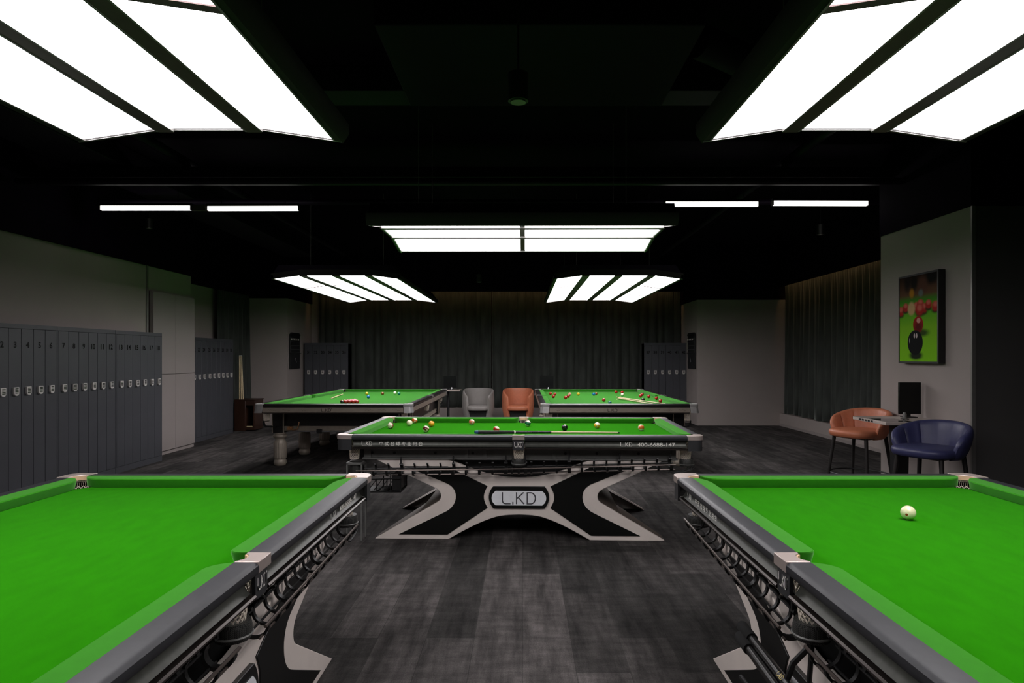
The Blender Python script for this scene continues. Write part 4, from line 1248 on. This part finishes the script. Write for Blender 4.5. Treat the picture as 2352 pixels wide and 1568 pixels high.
def side_table(label, x, y):
    t = thing('pedestal_table', label, 'table', (x, y, 0), 0, 'small pedestal tables before the back curtain')
    MB().box(-.27, .27, -.27, .27, .735, .76).build('tabletop', M_STONE, t, bevel=.003)
    MB().cyl((0, 0, .02), (0, 0, .735), .028).build('pedestal', M_BLK, t)
    MB().lathe([(.20, 0), (.20, .012), (.03, .022)], 24).build('base', M_BLK, t)
    return t


side_table('small pedestal table left of the grey tub armchair', -1.585, 13.85); side_table('small pedestal table right of the orange tub armchair', .55, 13.85)
monitor('small black monitor on the pedestal table beside the grey tub armchair', -1.55, 13.9, .76, .28, .25)
monitor('small black monitor on the pedestal table beside the orange tub armchair', .52, 13.9, .76, .29, .26)
for (lb, x) in (('tiny silver handset on the left pedestal table', -1.49), ('tiny silver handset on the right pedestal table', .545)):
    t = thing('table_handset', lb, 'handset', (x, 13.68, .76)); MB().lathe([(.016, 0), (.016, .05), (.01, .06)], 12).build('handset_body', M_STEEL, t); MB().cyl((0, 0, 0), (0, 0, .006), .022).build('handset_base', M_BLK, t)

# mesh basket stand beside the centre table
t = thing('mesh_basket', 'black mesh basket on a square frame at the left end of the centre table', 'basket', (-1.335, 5.22, 0), math.radians(-2))
fr = MB()
for sx in (-1, 1):
    for sy in (-1, 1):
        fr.box(sx * .058 - .006, sx * .058 + .006, sy * .058 - .006, sy * .058 + .006, 0, .62)
for z in (.61, .44):
    for s in (-1, 1):
        fr.box(-.064, .064, s * .058 - .006, s * .058 + .006, z - .008, z + .008); fr.box(s * .058 - .006, s * .058 + .006, -.064, .064, z - .008, z + .008)
fr.build('frame', M_FRAME, t)
MB().lathe([(.046, .45), (.050, .60), (.046, .60), (.042, .455)], 24).build('basket', M_MESH, t, 'woven black mesh bucket')

# =====================================================================================
# ceiling services, nearly black
# =====================================================================================


def svc(name, label, cat, mb, m=M_DUCT, group=None, bevel=0):
    return tag(mb.build(name, m, bevel=bevel), label, cat, group)


svc('ceiling_unit', 'black boxed air unit on the ceiling between the foreground lamps', 'air unit', MB().box(-.85, 1.05, 3.7, 4.9, 3.35, 3.72), bevel=.01)
svc('duct', 'black rectangular duct running along the left side of the ceiling', 'duct', MB().box(-4.9, -4.3, .5, 13.4, 3.52, 3.74), bevel=.01)
svc('duct', 'black duct crossing the ceiling before the ceiling tubes', 'duct', MB().box(-5.3, 5.35, 6.95, 7.3, 3.38, 3.50), bevel=.01)
svc('beam', 'black beam crossing the ceiling above the centre lamp', 'beam', MB().box(-5.3, 7.9, 5.1, 5.4, 3.55, 3.74))
for i, (z, y, lb) in enumerate(((3.30, 6.8, 'nearer thin black pipe crossing the ceiling'), (3.40, 8.15, 'farther thin black pipe crossing the ceiling'))):
    svc('pipe', lb, 'pipe', MB().cyl((-5.3, y, z), (5.6, y, z), .035, n=12), group='black ceiling pipes')
for i, (x, lb) in enumerate(((-3.7, 'black pipe beside the left ceiling duct'), (2.9, 'black pipe running lengthwise over the right snooker table'))):
    svc('pipe', lb, 'pipe', MB().cyl((x, 1, 3.60), (x, 13.5, 3.60), .05, n=12), group='black ceiling pipes')
svc('flexible_duct', 'black flexible duct curling right of the air unit', 'duct', MB().tube([(1.17, 4.3, 3.55)] + [(1.17 + .75 * math.sin(t_ / 10 * PI * .8), 4.3 + .1 * t_, 3.55 - .02 * t_) for t_ in range(1, 11)], .11, 14))
for i, (x, y, z, lb) in enumerate(((-.02, 3.05, 2.66, 'black cylinder spotlight hanging between the foreground lamps'), (-5.12, 8.9, 3.22, 'black cylinder spotlight near the left ceiling tubes'), (3.95, 8.6, 3.08, 'black cylinder spotlight near the right ceiling tubes'), (-.75, 11.2, 2.75, 'black cylinder spotlight between the two snooker lamps'))):
    t = thing('spotlight', lb, 'spotlight', (x, y, z), 0, 'unlit cylinder spotlights')
    MB().cyl((0, 0, 0), (0, 0, .13), .048, n=20).build('spotlight_body', M_BLK, t)
    MB().cyl((0, 0, .13), (0, 0, ZC - z), .005, n=6).build('stem', M_BLK, t)
    MB().cyl((0, 0, -.006), (0, 0, 0), .036, n=20).build('lens_ring', M_TRIM, t)
